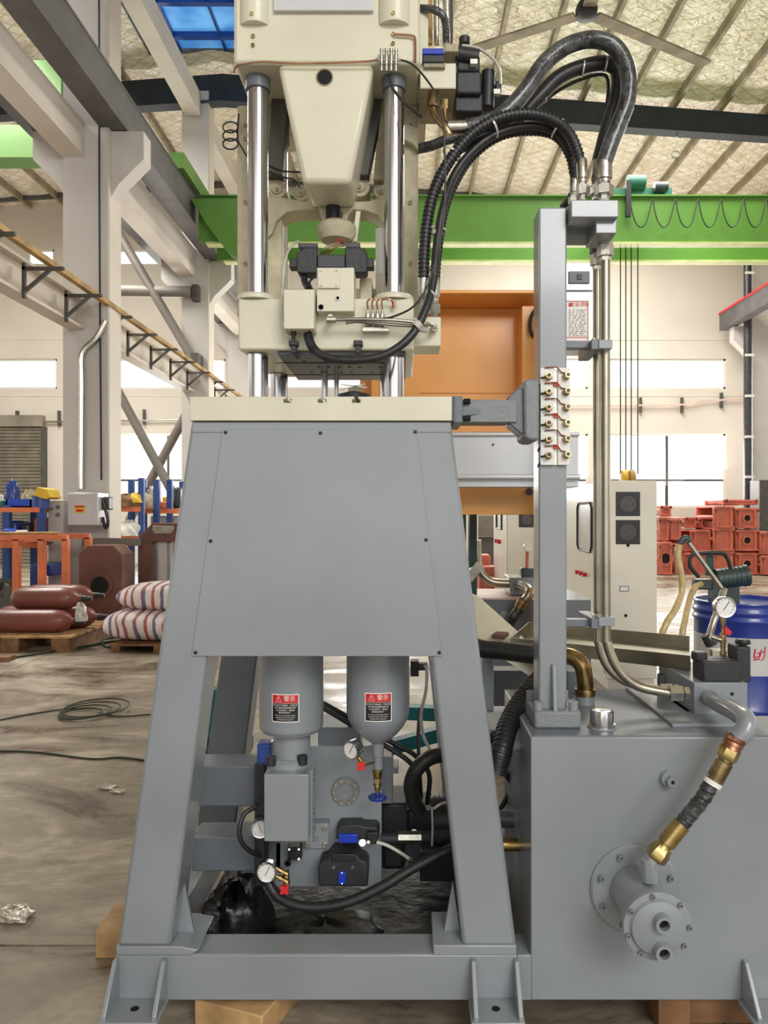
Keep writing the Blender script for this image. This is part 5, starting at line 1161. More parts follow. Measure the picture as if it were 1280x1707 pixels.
for k in range(14):
    py = 516+k*3.3; x = 948
    while x < 975:
        w_ = random.uniform(2, 7); b.pbox(x, min(x+w_, 977), py, py+1.1, 3.992, .001); x += w_+random.uniform(1, 4)
b.build('small_print', 'pipe_grey', pn, kind='stuff')
B().pbox(920, 936, 574, 1100, 4.1, .15).build('stand', 'sheet_grey', gb)
# electrical cabinets
def cabinet(lab, px0, px1, top, d, dep, fans, grp=None):
    x0, x1 = X(px0, d), X(px1, d); h = Z(top, d)
    t = thing('electrical_cabinet', lab, 'cabinet', ((x0+x1)/2, d+dep/2, 0), grp)
    B().box(x0, x1, d, d+dep, .1, h).build('body', 'cabinet_cream', t, bev=.006)
    B().box(x0+.02, x1-.02, d+.02, d+dep-.02, 0, .1).build('plinth', 'cabinet_cream', t)
    B().box(x0-.012, x0, d+.04, d+dep-.04, .14, h-.04).build('door', 'cabinet_cream', t, bev=.004)
    for (fx, fy, fr) in fans:
        r = fr*d/F; p = P(fx, fy, d-.012)
        f = B().box(p.x-r, p.x+r, d-.012, d, p.z-r, p.z+r).build('fan_grille', 'black_plastic', t, bev=.004)
        B().lathe(p, (0, -1, 0), [(0, r*.9), (.004, r*.9), (.004, r*.8), (.001, r*.8)], 28).build('fan_ring', 'valve_black', f)
        for rr in (.62, .46, .3):
            B().lathe(p, (0, -1, 0), [(0, r*rr), (.004, r*rr), (.004, r*(rr-.05)), (0, r*(rr-.05))], 24).build('guard_ring', 'pipe_grey', f)
        B().lathe(p, (0, -1, 0), [(0, r*.2), (.005, r*.2)], 16).build('hub', 'dark_steel', f)
    return t
ca = cabinet('tall cream electrical cabinet with two black fan grilles', 1010, 1095, 801, 6.9, 1.7, [(1047, 840, 20), (1047, 887, 20)])
dd = ca; x0 = X(1010, 6.9)-.012
fr = B(); y0, y1, z0, z1 = 7.35, 7.95, Z(922, 7.2), Z(838, 7.2)
fr.tube([(x0-.01, y0, z0+.05), (x0-.01, y0, z1-.05), (x0-.01, y0+.05, z1), (x0-.01, y1-.05, z1), (x0-.01, y1, z1-.05), (x0-.01, y1, z0+.05), (x0-.01, y1-.05, z0), (x0-.01, y0+.05, z0), (x0-.01, y0, z0+.05)], .012, 8, spline=False)
fr.build('window_frame', 'dark_steel', ca); B().box(x0-.006, x0, y0, y1, z0, z1).build('window_pane', 'sheet_grey', ca)
B().box(x0-.004, x0, 7.1, 7.18, Z(925, 7), Z(880, 7)).build('latch', 'bracket_steel', ca)
for i in range(3): B().cyl((x0, 7.6+.16*i, Z(958, 7.6)), (x0-.04, 7.6+.16*i, Z(958, 7.6)), .02, seg=10).build('push_button', 'red_handle', ca)
q = P(1040, 981, 6.9); lbp = B().pbox(1033, 1048, 977, 986, 6.895, .005).build('nameplate', 'blue_paint', ca); B().pbox(1034, 1047, 978, 985, 6.893, .003).build('plate_face', 'white_print', lbp)
for px, py in ((1047, 909), (1043, 1026)): B().cyl(P(px, py, 6.9), P(px, py, 6.89), .014, seg=10).build('lock', 'hole_black', ca)
cc = cabinet('second cream cabinet with one fan seen under the orange beam', 846, 910, 812, 10.5, 1.6, [(878, 866, 13)])
x0 = X(846, 10.5)-.012
fr = B(); y0, y1, z0, z1 = 11.0, 11.6, Z(882, 11), Z(845, 11)
fr.tube([(x0-.01, y0, z0), (x0-.01, y0, z1), (x0-.01, y1, z1), (x0-.01, y1, z0), (x0-.01, y0, z0)], .014, 8, spline=False); fr.build('window_frame', 'dark_steel', cc)
for i in range(2): B().cyl((x0, 11.2+.3*i, Z(903, 11.2)), (x0-.05, 11.2+.3*i, Z(903, 11.2)), .03, seg=10).build('push_button', 'red_handle', cc)
# second machine behind
tk2 = thing('rear_oil_tank', 'dark grey oil tank of the second machine behind the cream ramp', 'tank', P(880, 1085, 5.3))
B().box(X(785, 5.3), X(985, 5.3), 5.3, 6.0, .1, Z(1000, 5.3)).build('tank_body', 'grey_dark_paint', tk2, bev=.004)
B().box(X(788, 5.4), X(880, 5.4), 5.33, 5.97, Z(1000, 5.3), Z(1000, 5.3)+.01).build('lid', 'pvc_pink', tk2)
B().box(X(785, 5.3)+.05, X(985, 5.3)-.05, 5.35, 5.95, 0, .1).build('plinth', 'dark_steel', tk2)
B().lathe(P(839, 1027, 5.3), (0, -1, 0), [(0, .04), (.03, .036), (.03, .02), (.06, .02)], 12).build('plug', 'grey_paint', tk2)
rb5 = thing('rear_pump_block', 'grey block with shiny elbow pipe and small gauge on the rear tank', 'valve block', P(870, 990, 5.5))
B().pbox(850, 890, 963, 992, 5.45, .3).build('block', 'grey_paint', rb5, bev=.004)
B().pbox(869, 892, 947, 965, 5.47, .1).build('valve', 'motor_green', rb5, bev=.01)
B().tube([P(864, 975, 5.45), P(874, 978, 5.3), P(882, 985, 5.2), P(880, 994, 5.18), P(875, 1000, 5.18)], .035, 14).build('elbow', 'steel', rb5)
B().tube([P(874, 1000, 5.18), P(866, 1014, 5.18), P(855, 1028, 5.18), P(848, 1040, 5.2)], .036, 12).build('hose', 'hose_sleeve', rb5)
B().cyl(P(872, 1001, 5.17), P(865, 1014, 5.17), .039, seg=10).build('ferrule', 'brass_worn', rb5)
B().lathe(P(879, 912, 5.5), (0, -1, 0), [(0, .03), (.03, .032), (.035, .028), (.032, .0)], 20).build('gauge', 'gauge_white', rb5)
B().cyl(P(879, 918, 5.52), P(878, 948, 5.52), .012, seg=8).build('gauge_stem', 'casting_red', rb5)
B().tube([P(795, 900, 5.5), P(796, 935, 5.5), P(802, 955, 5.5), P(820, 970, 5.5), P(852, 973, 5.5)], .032, 12).build('bent_pipe', 'stainless', rb5)
# teal post, ramp sheet, grey rack
tpst = thing('dark_green_post', 'dark green machine post left of the rear tank', 'post', P(785, 1000, 5.1))
B().box(X(783, 5.1), X(795, 5.1), 5.1, 5.25, 0, Z(858, 5.1)).build('post', 'dark_green', tpst)
B().box(X(766, 5.1), X(777, 5.1), 5.1, 5.25, 0, Z(858, 5.1)).build('post', 'teal_paint', tpst)
B().bar(P(780, 965, 5.05), P(800, 940, 5.05), .06, .06).build('stay', 'stainless', tpst)
rmp = thing('sloping_guard', 'cream sloping sheet metal guard between the machines', 'guard', P(850, 1080, 3.6))
B().slab([P(786, 990, 4.0), P(797, 994, 4.0), P(862, 1052, 3.6), P(905, 1100, 3.5), P(895, 1135, 3.4), P(846, 1103, 3.4), P(790, 1066, 3.6)], (0, .03, .0)).build('sheet', 'cream_paint', rmp)
gr = thing('rear_channel', 'pale grey steel channel seen between right leg and tank', 'channel', P(840, 1160, 3.5))
B().pbox(803, 823, 1085, 1185, 3.6, .1).build('upright', 'grey_paint', gr, bev=.004)
B().pbox(795, 905, 1136, 1190, 4.0, .1).build('web', 'grey_dark_paint', gr)
B().box(X(790, 3.6), X(850, 3.6), 3.3, 3.7, Z(1186, 3.6)-.02, Z(1186, 3.6)).build('shelf', 'sheet_grey', gr)
B().pbox(820, 880, 1118, 1140, 3.8, .12).build('rail', 'grey_dark_paint', gr, bev=.004)
B().box(X(803, 3.6), X(823, 3.6), 3.6, 3.7, 0, Z(1185, 3.6)).build('leg', 'grey_dark_paint', gr)
tl = thing('teal_cart', 'teal painted steel frame seen through the stand legs', 'frame', (-.5, 4.2, 0))
for a, c_ in (((300, 1150), (372, 1160)), ((300, 1235), (420, 1240)), ((640, 1185), (760, 1190)), ((652, 1245), (760, 1215))):
    B().bar(P(*a, 4.2), P(*c_, 4.2), .08, .07).build('rail', 'teal_paint', tl)
B().bar(P(330, 1235, 4.2), P(372, 1160, 4.2), .07, .07).build('brace', 'teal_paint', tl)
for px in (306, 640, 750): B().box(X(px, 4.2)-.042, X(px, 4.2)+.042, 4.155, 4.245, 0, Z(1155 if px < 400 else 1188, 4.2)).build('leg', 'teal_paint', tl)
B().cyl(P(335, 1248, 4.1)-Vector((.0, 0, 0)), P(352, 1248, 4.1), .05, seg=12).build('caster', 'dark_steel', tl)
# oil drum with pump
dr = thing('oil_drum', 'blue steel oil drum with white middle band and red lettering', 'drum', (X(1236, 4.96), 4.96, .14))
c = (X(1236, 4.96), 4.96); zt9 = 1.03; R9 = .29
def rib(z): return [(z-.02, R9), (z-.008, R9+.009), (z+.008, R9+.009), (z+.02, R9)]
za, zb9 = Z(1126, 4.7), Z(1064, 4.7)
B().lathe((c[0], c[1], 0), (0, 0, 1), [(zb9, R9)]+rib(zb9+.1)+rib(zb9+.15)+[(zt9-.01, R9), (zt9, R9+.006), (zt9+.008, R9+.004), (zt9+.008, R9-.006), (zt9-.015, R9-.01), (zt9-.015, 0)], 48).build('upper_shell', 'drum_blue', dr)
B().lathe((c[0], c[1], 0), (0, 0, 1), [(za, R9+.0004), (zb9, R9+.0004)], 48).build('white_band', 'drum_white', dr)
B().lathe((c[0], c[1], 0), (0, 0, 1), [(.14, R9+.005), (.15, R9)]+rib(za-.22)+[(za, R9)], 48).build('lower_shell', 'drum_blue', dr)
def dpt(px, py):
    # point on the drum front along the photo ray, at drum radius
    for i in range(60):
        d = 4.6+i*.006; p = P(px, py, d)
        if (p.x-c[0])**2+(p.y-c[1])**2 <= (R9+.004)**2: return p
    return p
b = B()
for st_ in ([(1259, 1082), (1257, 1096), (1264, 1094)], [(1262, 1089), (1266, 1090), (1265, 1100)], [(1269, 1082), (1267, 1094)], [(1266, 1088), (1273, 1086)], [(1275, 1078), (1273, 1096), (1268, 1101)], [(1256, 1100), (1264, 1099)]):
    b.tube([dpt(*q) for q in st_], .0045, 6, 4)
b.build('red_lettering', 'red_ink', dr)
pal = thing('drum_pallet', 'low wooden pallet under the blue drum', 'pallet', (c[0], c[1], 0))
for k in range(5): B().box(c[0]-.4, c[0]+.4, c[1]-.4+.17*k, c[1]-.4+.17*k+.12, .115, .138).build('board', 'wood', pal)
for k in range(3): B().box(c[0]-.4+.35*k, c[0]-.3+.35*k, c[1]-.4, c[1]+.4, 0, .115).build('bearer', 'wood_dark', pal)
ppx = thing('drum_pump', 'green black electric pump with carrying handle on the drum', 'pump', P(1205, 985, 4.85))
zz = zt9-.015
B().cyl(P(1193, 966, 4.9), P(1240, 960, 4.9), .066, seg=24).build('motor', 'motor_green', ppx)
B().cyl(P(1238, 960, 4.9), P(1245, 959, 4.9), .07, seg=24).build('end_cap', 'motor_green', ppx)
for k in range(5): B().cyl(P(1200+7*k, 965-k, 4.9), P(1202+7*k, 965-k, 4.9), .0675, seg=24).build('fin', 'dark_green', ppx)
B().pbox(1160, 1190, 966, 983, 4.88, .08).build('pump_head', 'motor_green', ppx, bev=.008)
B().box(P(1190, 0, 4.85).x, P(1235, 0, 4.85).x, 4.87, 4.95, zz, Z(972, 4.9)).build('base', 'motor_green', ppx)
B().tube([P(1165, 962, 4.88), P(1151, 945, 4.88), P(1150, 930, 4.88), P(1160, 923, 4.88), P(1200, 922, 4.88), P(1212, 930, 4.88), P(1219, 952, 4.88)], .013, 10, 6).build('handle', 'black_rubber', ppx)
B().pbox(1178, 1190, 925, 960, 4.92, .03).build('switch_box', 'dark_green', ppx, bev=.004)
gn = thing('delivery_spout', 'steel delivery lance leaning from the drum pump up to the left', 'lance', P(1207, 980, 4.55))
B().cyl(P(1144, 900, 4.5), P(1206, 985, 4.5), .013, seg=10).build('lance', 'zinc', gn)
B().tube([P(1133, 906, 4.5), P(1138, 899, 4.5), P(1145, 897, 4.5), P(1149, 904, 4.5)], .018, 10).build('elbow', 'motor_green', gn)
B().tube([P(1207, 982, 4.5), P(1200, 1005, 4.45), P(1190, 1035, 4.4), P(1182, 1060, 4.4)], .02, 10).build('tail_pipe', 'zinc', gn)
B().cyl(P(1178, 1058, 4.4), P(1186, 1075, 4.4), .035, seg=12).build('coupling', 'valve_black', gn)
for lab, pts in (('left translucent yellow hose hanging from the lance tip', [P(1132, 908, 4.5), P(1130, 930, 4.5), P(1136, 960, 4.5), P(1136, 985, 4.5), P(1126, 1015, 4.45), P(1110, 1040, 4.4), P(1103, 1065, 4.4), P(1108, 1110, 4.5), P(1115, 1200, 4.6), P(1120, 1285, 4.7)]),
                 ('right translucent yellow hose hanging from the pump head', [P(1168, 974, 4.86), P(1158, 980, 4.8), P(1149, 1000, 4.75), P(1142, 1030, 4.7), P(1137, 1060, 4.65), P(1136, 1120, 4.65), P(1138, 1200, 4.65), P(1145, 1285, 4.7)])):
    tag(B().tube(pts, .019, 12, 8).build('transfer_hose', 'hose_yellow'), lab, 'hose', 'yellow transfer hoses')
# red castings stacked at the right
def casting(x, y, z, w, dp, h, lab, ring=True):
    t = thing('red_casting', lab, 'casting', (x, y, z), 'stacked red primed castings')
    B().box(x-w/2, x+w/2, y-.05, y+.05, z, z+h).build('front_plate', 'casting_red', t, bev=.03)
    B().box(x-w/2, x+w/2, y+dp-.1, y+dp, z, z+h).build('rear_plate', 'casting_red', t, bev=.03)
    for s in (-1, 1): B().cyl((x+s*w*.4, y, z+h*.5), (x+s*w*.4, y+dp-.05, z+h*.5), min(h*.3, w*.11), seg=10).build('side_barrel', 'casting_red', t)
    B().box(x-w*.42, x+w*.42, y+.05, y+dp-.1, z+.02, z+h*.3).build('base_web', 'casting_dark', t)
    for zz_ in (z+.02, z+h-.06): B().box(x-w*.5, x+w*.5, y-.09, y-.05, zz_, zz_+.04).build('flange_lip', 'brown_primer_light' if 0 else 'casting_red', t)
    B().box(x-w*.46, x+w*.46, y+.05, y+dp-.1, z+h-.05, z+h-.01).build('top_plate', 'casting_red', t, bev=.01)
    for s in (-1, 1):
        B().box(x+s*w*.34-.03, x+s*w*.34+.03, y-.1, y-.05, z+.04, z+h-.04).build('rib', 'casting_red', t)
        B().cyl((x+s*w*.42, y-.07, z+h*.85), (x+s*w*.42, y-.13, z+h*.85), .035, seg=8).build('bolt_boss', 'casting_dark', t)
    if ring:
        B().lathe((x, y-.05, z+h*.5), (0, -1, 0), [(0, h*.24), (.03, h*.24), (.03, h*.15), (0, h*.15)], 18).build('bore_ring', 'casting_red', t)
        B().lathe((x, y-.052, z+h*.5), (0, -1, 0), [(0, h*.15), (.006, h*.15)], 18).build('bore', 'hole_black', t)
    return t
cd_ = 19.5
def cpx(px0, px1, ybot, ytop, d, lab, ring=True, dp=1.2):
    x0, x1 = X(px0, d), X(px1, d); return casting((x0+x1)/2, d, Z(ybot, d), x1-x0, dp, Z(ytop, d)-Z(ybot, d), lab, ring)
z0_ = 853.5+EYE*F/cd_
hts = [z0_, 919, 881, 845]
nm3 = ['bottom', 'middle', 'top']
for i in range(3): cpx(1224, 1263, hts[i], hts[i+1]+1.5, cd_, 'red bored casting, %s of the tall front stack at the right' % nm3[i])
for i in range(3): cpx(1188, 1222, hts[i], hts[i+1]+1.5-3, cd_, 'red casting with round bore, %s of the stack left of the tall front one' % nm3[i], False)
cpx(1203, 1262, 842, 833, cd_+.6, 'flat red casting lying on top of the two tall stacks', False)
cpx(1140, 1186, z0_, 921, cd_+.3, 'red casting on the floor in the middle of the pile, left part', False)
cpx(1150, 1186, 920, 883, cd_+.3, 'red casting in the second layer behind the pump handle', False)
cpx(1134, 1150, 920, 898, cd_+.4, 'narrow red casting wedged in the second layer of the pile', False)
cpx(1140, 1160, 880, 862, cd_+.8, 'small red casting on top of the middle pile, left one', False)
cpx(1163, 1186, 880, 864, cd_+.8, 'small red casting on top of the middle pile, right one', False)
cpx(1096, 1120, z0_, 903, cd_, 'red casting on the floor just right of the cabinet')
cpx(1096, 1113, 902, 862, cd_+.1, 'red casting in the upper layer beside the cabinet, left one', False)
cpx(1115, 1134, 900, 865, cd_+.1, 'red casting in the upper layer beside the cabinet, right one', False)
cpx(1099, 1117, 861, 843, cd_+.4, 'dark red casting standing highest beside the cabinet', False)
cpx(1122, 1138, z0_, 912, cd_+.2, 'small red casting on the floor next to the cabinet stack', False)
cpx(1267, 1300, z0_, 926, cd_-.2, 'red casting at the right frame edge, bottom one', False)
cpx(1265, 1300, 925, 886, cd_-.1, 'dark red casting at the right frame edge, top one', False)
cpx(1058, 1090, z0_, 900, cd_+1, 'red casting hidden behind the cream cabinet', False) if False else None
wm = B().box(X(1266, 21), X(1330, 21), 21, 21.6, 0, Z(800, 21)).build('grey_locker', 'bracket_steel', bev=.02); tag(wm, 'plain grey locker behind the castings at the right edge', 'locker')
for px, py in ((790, 950), (803, 955)):
    d = 12.5 if px < 800 else 12.0; x = X(px+12, d); t = B(); t.box(x-.15, x+.15, d, d+.4, 0, Z(925 if px < 800 else 945, d)); t.cyl((x, d-.05, .4), (x, d, .4), .1)
    tag(t.build('red_housing', 'casting_red', bev=.02), 'red housing on the floor behind the bent pipe, '+('taller' if px < 800 else 'shorter')+' one', 'casting', 'red housings')
vg = thing('louvred_panel', 'grey louvred panel far behind the green post', 'panel', P(812, 895, 20))
for k in range(12): B().pbox(797, 826, 860+k*3, 862.2+k*3, 20, .08).build('louvre', 'shutter', vg)
B().pbox(797, 826, 859, 955.5, 20.1, .05).build('backing', 'bracket_steel', vg)
# ---------------------------------------------------------------- left side
eb = thing('electrical_box', 'grey wall box with yellow warning label on the near column', 'box', P(140, 876, 11.3))
B().pbox(112, 163, 821, 876, 11.05, .4).build('box', 'sheet_grey', eb, bev=.01)
B().pbox(113, 152, 823, 875, 11.035, .02).build('door', 'sheet_grey', eb, bev=.006)
yl = B().pbox(124, 141, 842, 855, 11.03, .006).build('warning_label', 'yellow_print', eb, label='yellow warning label')
B().pbox(125, 140, 843, 846, 11.026, .004).build('red_line', 'red_print', yl); B().pbox(127, 138, 849, 853, 11.026, .004).build('symbol', 'red_ink', yl)
B().tube([P(170, 830, 11.2), P(176, 850, 11.2), P(180, 870, 11.2), P(176, 880, 11.2), P(171, 862, 11.2)], .025, 8).build('cable_loop', 'black_rubber', eb)
B().pbox(171, 181, 828, 850, 11.2, .2).build('socket', 'dark_steel', eb, bev=.02)
# grey low cabinet
gc = thing('grey_cabinet', 'plain pale grey cabinet behind the orange racks', 'cabinet', P(98, 940, 11.6))
B().box(X(85, 11.3), X(110, 11.3), 11.2, 11.45, 0, Z(834, 11.3)).build('body', 'column_paint', gc, bev=.01)
for py in (845, 858): B().cyl(P(96, py, 11.19), P(96, py, 11.17), .03, seg=10).build('knob', 'dark_steel', gc)
# racks
def rack(lab, posts, beams, d, grp='storage racks', postm='rack_blue', beamm='rack_orange', zt=None, dep=.8):
    t = thing('storage_rack', lab, 'rack', (X((posts[0]+posts[-1])/2, d), d+dep/2, 0), grp)
    for px in posts:
        for dy in (0, dep): B().box(X(px, d)-.05, X(px, d)+.05, d+dy-.04, d+dy+.04, 0, Z(zt, d)).build('upright', postm, t)
    for py in beams:
        for dy in (-.05, dep+.04): B().box(X(posts[0], d), X(posts[-1], d), d+dy-.02, d+dy+.02, Z(py+8, d), Z(py, d)).build('beam', beamm, t)
        B().box(X(posts[0], d)+.02, X(posts[-1], d)-.02, d, d+dep, Z(py+3, d), Z(py, d)).build('shelf', 'wood_dark', t)
    return t
R1 = rack('blue and orange rack with blue bins behind the red gas cylinders', [-60, 12, 69], [846, 905], 10.8, zt=842)
R2 = rack('tall blue rack with orange beams beside the near column', [192, 236], [845, 893], 13.5, zt=797)
R3 = rack('blue rack with an orange loaded shelf behind the X bracing', [240, 283, 330], [848, 885], 14.5, zt=800)
wf_ = thing('work_trestle', 'orange welded work trestle standing before the near rack', 'frame', P(60, 960, 10))
for px in (28, 70, 110):
    for dy in (0, .7): B().box(X(px, 9.9)-.04, X(px, 9.9)+.04, 9.9+dy-.04, 9.9+dy+.039, 0, Z(899, 9.9)).build('post', 'rack_orange', wf_)
for dy in (0, .7): B().box(X(-10, 9.9), X(113, 9.9), 9.86+dy, 9.94+dy, Z(901, 9.9), Z(892, 9.9)).build('rail', 'rack_orange', wf_)
B().cyl(P(-10, 889, 9.95), P(98, 889, 9.95), .02, seg=8).build('loose_bar', 'rail_wood', wf_)
B().box(X(-10, 9.9), X(40, 9.9), 9.9, 10.6, Z(905, 9.9), Z(892, 9.9)).build('table_top', 'rack_orange', wf_)
def bin_(px0, px1, py0, py1, d, lab, m='bin_blue'):
    t = thing('storage_bin', lab, 'bin', P((px0+px1)/2, py1, d), 'bins on the racks'); x0, x1 = X(px0, d), X(px1, d); z0, z1 = Z(py1, d), Z(py0, d)
    b = B()
    for q in ((x0, x1, d, d+.02), (x0, x1, d+.38, d+.4), (x0, x0+.02, d, d+.4), (x1-.02, x1, d, d+.4)): b.box(q[0], q[1], q[2], q[3], z0, z1)
    b.box(x0, x1, d, d+.4, z0, z0+.02); b.build('tub', m, t)
    B().box(x0+.03, x1-.03, d+.03, d+.37, z0+.03, z1-.03).build('contents', 'bolt_dark', t, bev=.02); return t
bin_(10, 52, 832, 846, 10.85, 'blue plastic bin on the top shelf of the near rack')
bin_(-8, 24, 896-8, 905-8, 9.95, 'flat blue tray on the orange frame') if False else None
lump('scrap_heap', P(20, 832, 11.1), .1, .08, .25, 'blue_paint', 21, 'upright dark blue part standing in the blue bin', 'part', .3)
lump('scrap_heap', P(50, 846, 11.1), .12, .1, .22, 'cream_cast', 22, 'pale bundle right of the blue bin on the near rack', 'part', .4)
B1 = B().slab([P(56, 826, 10.7), P(62, 812, 10.7), P(78, 816, 10.7), P(84, 829, 10.7), P(76, 832, 10.7)], (0, .35, 0)).build('yellow_hopper', 'yellow_print'); tag(B1, 'tilted yellow tub on the corner of the near rack', 'tub')
tag(B().cyl(P(68, 826, 10.85), P(68, 848, 10.85), .12, seg=12).build('blue_drum', 'blue_paint'), 'small dark blue cylinder under the tilted yellow tub', 'cylinder')
for i, (px, w_, hpy, m, lab) in enumerate(((2, 14, 886, 'rack_blue', 'dark blue box on the lower shelf of the near rack'), (20, 16, 868, 'blue_paint', 'tall blue bundle on the lower shelf of the near rack'), (42, 14, 872, 'dark_steel', 'dark coiled part on the lower shelf of the near rack'), (60, 10, 862, 'casting_red', 'red part on the lower shelf of the near rack'))):
    tag(B().pbox(px-w_/2, px+w_/2, hpy, 905, 11.0, .4).build('stored_part', m, bev=.04), lab, 'part', 'parts on the near rack')
lump('rag_sack', Vector((X(58, 10.3), 10.3, 0)), .26, .2, .42, 'wood_dark', 31, 'brown cardboard coloured sack under the orange frame', 'sack', .2)
lump('tarpaulin_heap', Vector((X(0, 10.2), 10.3, 0)), .32, .3, .62, 'bracket_steel', 33, 'dark grey tarpaulin heap at the left edge', 'tarpaulin', .2)
tag(B().pbox(50, 86, 940, 960, 10.7, .5).build('low_crate', 'blue_paint', bev=.02), 'dark blue crate on the floor under the near rack', 'crate')
lump('cloth_bundle', P(215, 845, 13.6), .3, .25, .22, 'wood_dark', 41, 'brown bundle on the upper shelf of the tall rack', 'bundle', .3)
lump('cloth_bundle', P(228, 838, 13.5), .12, .12, .16, 'yellow_print', 42, 'yellow bag on the tall rack near its right post', 'bag', .3)
lump('cloth_bundle', P(249, 848, 14.6), .2, .2, .35, 'cream_cast', 43, 'pale upright bag on the loaded orange shelf', 'bag', .4)
lump('cloth_bundle', P(219, 893, 13.5), .17, .2, .24, 'white_plastic', 44, 'white bag on the lower shelf of the tall rack', 'bag', .4)
tag(B().pbox(245, 262, 838, 847, 14.6, .3).build('storage_bin', 'bin_blue', bev=.02), 'small blue bin on the loaded orange shelf', 'bin')
tag(B().pbox(266, 286, 836, 848, 14.6, .4).build('stored_part', 'rack_orange', bev=.02), 'orange crate on the loaded orange shelf', 'crate')
tag(B().pbox(288, 300, 812, 847, 14.7, .3).build('stored_part', 'motor_green', bev=.05), 'grey canister at the right of the loaded orange shelf', 'canister')
tag(B().pbox(250, 300, 860, 885, 14.6, .4).build('stored_part', 'sheet_grey', bev=.03), 'pale sheet bundle on the lower shelf behind the big frame', 'bundle')
# octagonal brown mould plates
def octo(px0, px1, py0, py1, d, dep, chm):
    x0, x1, z0, z1 = X(px0, d), X(px1, d), Z(py1, d), Z(py0, d)
    return [(x0+chm, z0), (x1-chm, z0), (x1, z0+chm), (x1, z1-chm), (x1-chm, z1), (x0+chm, z1), (x0, z1-chm), (x0, z0+chm)]
mp1 = thing('brown_press_plate', 'thick brown octagonal cast plate with a round bore', 'casting', P(166, 1010, 10.4))
dpl = 10.3; pyb = 853.5+EYE*F/dpl
B().prism(octo(131, 203, 909, pyb-12, dpl, 1, .12), dpl, dpl+.45).build('plate', 'brown_primer', mp1, bev=.01)
B().prism(octo(135, 210, 910, pyb-12, dpl+.6, 1, .12), dpl+.55, dpl+.9).build('rear_plate', 'brown_primer_light', mp1, bev=.01)
ocx = [(-.25, 0), (-.1, 0)]
B().prism([(X(166, dpl)+.19*math.cos(PI/8+k*PI/4), Z(976, dpl)+.19*math.sin(PI/8+k*PI/4)) for k in range(8)], dpl-.02, dpl).build('bore_seat', 'brown_primer', mp1)
B().lathe(P(166, 976, dpl-.021), (0, -1, 0), [(0, .12), (.004, .12)], 20).build('bore', 'hole_black', mp1)
B().box(X(140, dpl), X(200, dpl), dpl, dpl+.9, 0, Z(pyb-12, dpl)).build('skid', 'wood_dark', mp1)
mp2 = thing('brown_arch_casting', 'tall brown cast frame with rectangular opening left of the stand', 'casting', P(270, 990, 11.4))
d = 11.3; pb2 = 853.5+EYE*F/d
b = B(); x0, x1, z0, z1 = X(231, d), X(330, d), .12, Z(872, d); xm0, xm1, zm0, zm1 = X(252, d), X(310, d), .3, Z(903, d)
b.prism([(x0, z0), (xm0, z0), (xm0, zm1), (xm1, zm1), (xm1, z0), (x1, z0), (x1, z1-.2), (x1-.2, z1), (x0+.2, z1), (x0, z1-.2)], d, d+.5).build('frame', 'brown_primer', mp2, bev=.01)
B().box(xm0, xm1, d, d+.5, z0, zm0).build('lower_bridge', 'brown_primer', mp2)
B().box(xm0+.08, xm0+.2, d+.1, d+.4, zm0, zm1).build('guide_bar', 'column_paint', mp2); B().box(xm0+.28, xm0+.36, d+.1, d+.4, zm0, zm1).build('guide_bar', 'steel', mp2)
tv = []; 
pr_ = [(X(255, d), Z(876, d)), (X(289, d), Z(876, d)), (X(291, d), Z(882, d)), (X(286, d), Z(890, d)), (X(258, d), Z(890, d)), (X(254, d), Z(883, d))]
B().prism(pr_, d-.02, d).build('cast_badge', 'steel', mp2, bev=.005)
B().box(x0, x1, d, d+.5, 0, .12).build('skid', 'wood_dark', mp2)
tg = thing('steel_trough', 'grey steel channel lying across the brown castings', 'channel', P(200, 905, 10.8))
B().box(X(128, 11.05), X(228, 11.05), 11.22, 11.28, Z(909, 11), Z(898, 11)).build('web', 'pipe_grey', tg); B().box(X(128, 11.05), X(228, 11.05), 11.2, 11.5, Z(911, 11), Z(909, 11)).build('flange', 'pipe_grey', tg)
# gas cylinders on pallet
def gcyl(x0, x1, y, z, r, lab, yaw=0):
    t = thing('gas_cylinder', lab, 'cylinder', ((x0+x1)/2, y, z-r), 'dark red gas cylinders')
    L_ = x1-x0
    B().lathe((x0, y, z), (1, 0, 0), [(0, r*.3), (.03, r*.72), (.08, r*.92), (.16, r), (L_-.2, r), (L_-.1, r*.9), (L_-.03, r*.6), (L_, r*.3), (L_+.04, r*.26)], 28).build('shell', 'bottle_red', t)
    B().lathe((x1+.04, y, z), (1, 0, 0), [(0, r*.27), (.05, r*.27), (.06, r*.2), (.12, r*.2)], 12).build('neck', 'valve_black', t); return t
pd = 9.45; ps_ = thing('timber_pallet', 'wooden pallet under the dark red gas cylinders', 'pallet', P(60, 1070, 9.2))
for k in range(6): B().box(X(-60, 9.2), X(147, 9.2), 8.75+k*.22, 8.75+k*.22+.15, .16, .185).build('board', 'wood', ps_)
for px in (-40, 48, 128): B().box(X(px, 9.2)-.1, X(px, 9.2)+.1, 8.75, 10.0, 0, .16).build('bearer', 'wood_dark', ps_)
rC = 20*9*.5/F*2*.98
gcyl(X(-45, 9), X(119, 9), 9.0, .185+rC, rC, 'dark red gas cylinder lying nearest on the pallet, front lower one')
gcyl(X(24, 9.25), X(134, 9.25), 9.2, .185+rC*2.75, rC, 'dark red gas cylinder on top of the row, nearest of the two upper ones')
gcyl(X(40, 9.5), X(150, 9.5), 9.55, .185+rC*2.75, rC, 'dark red gas cylinder on top at the back with visible brown neck')
gcyl(X(0, 9.4), X(160, 9.4), 9.38, .185+rC, rC, 'dark red gas cylinder in the lower row, second from the front')
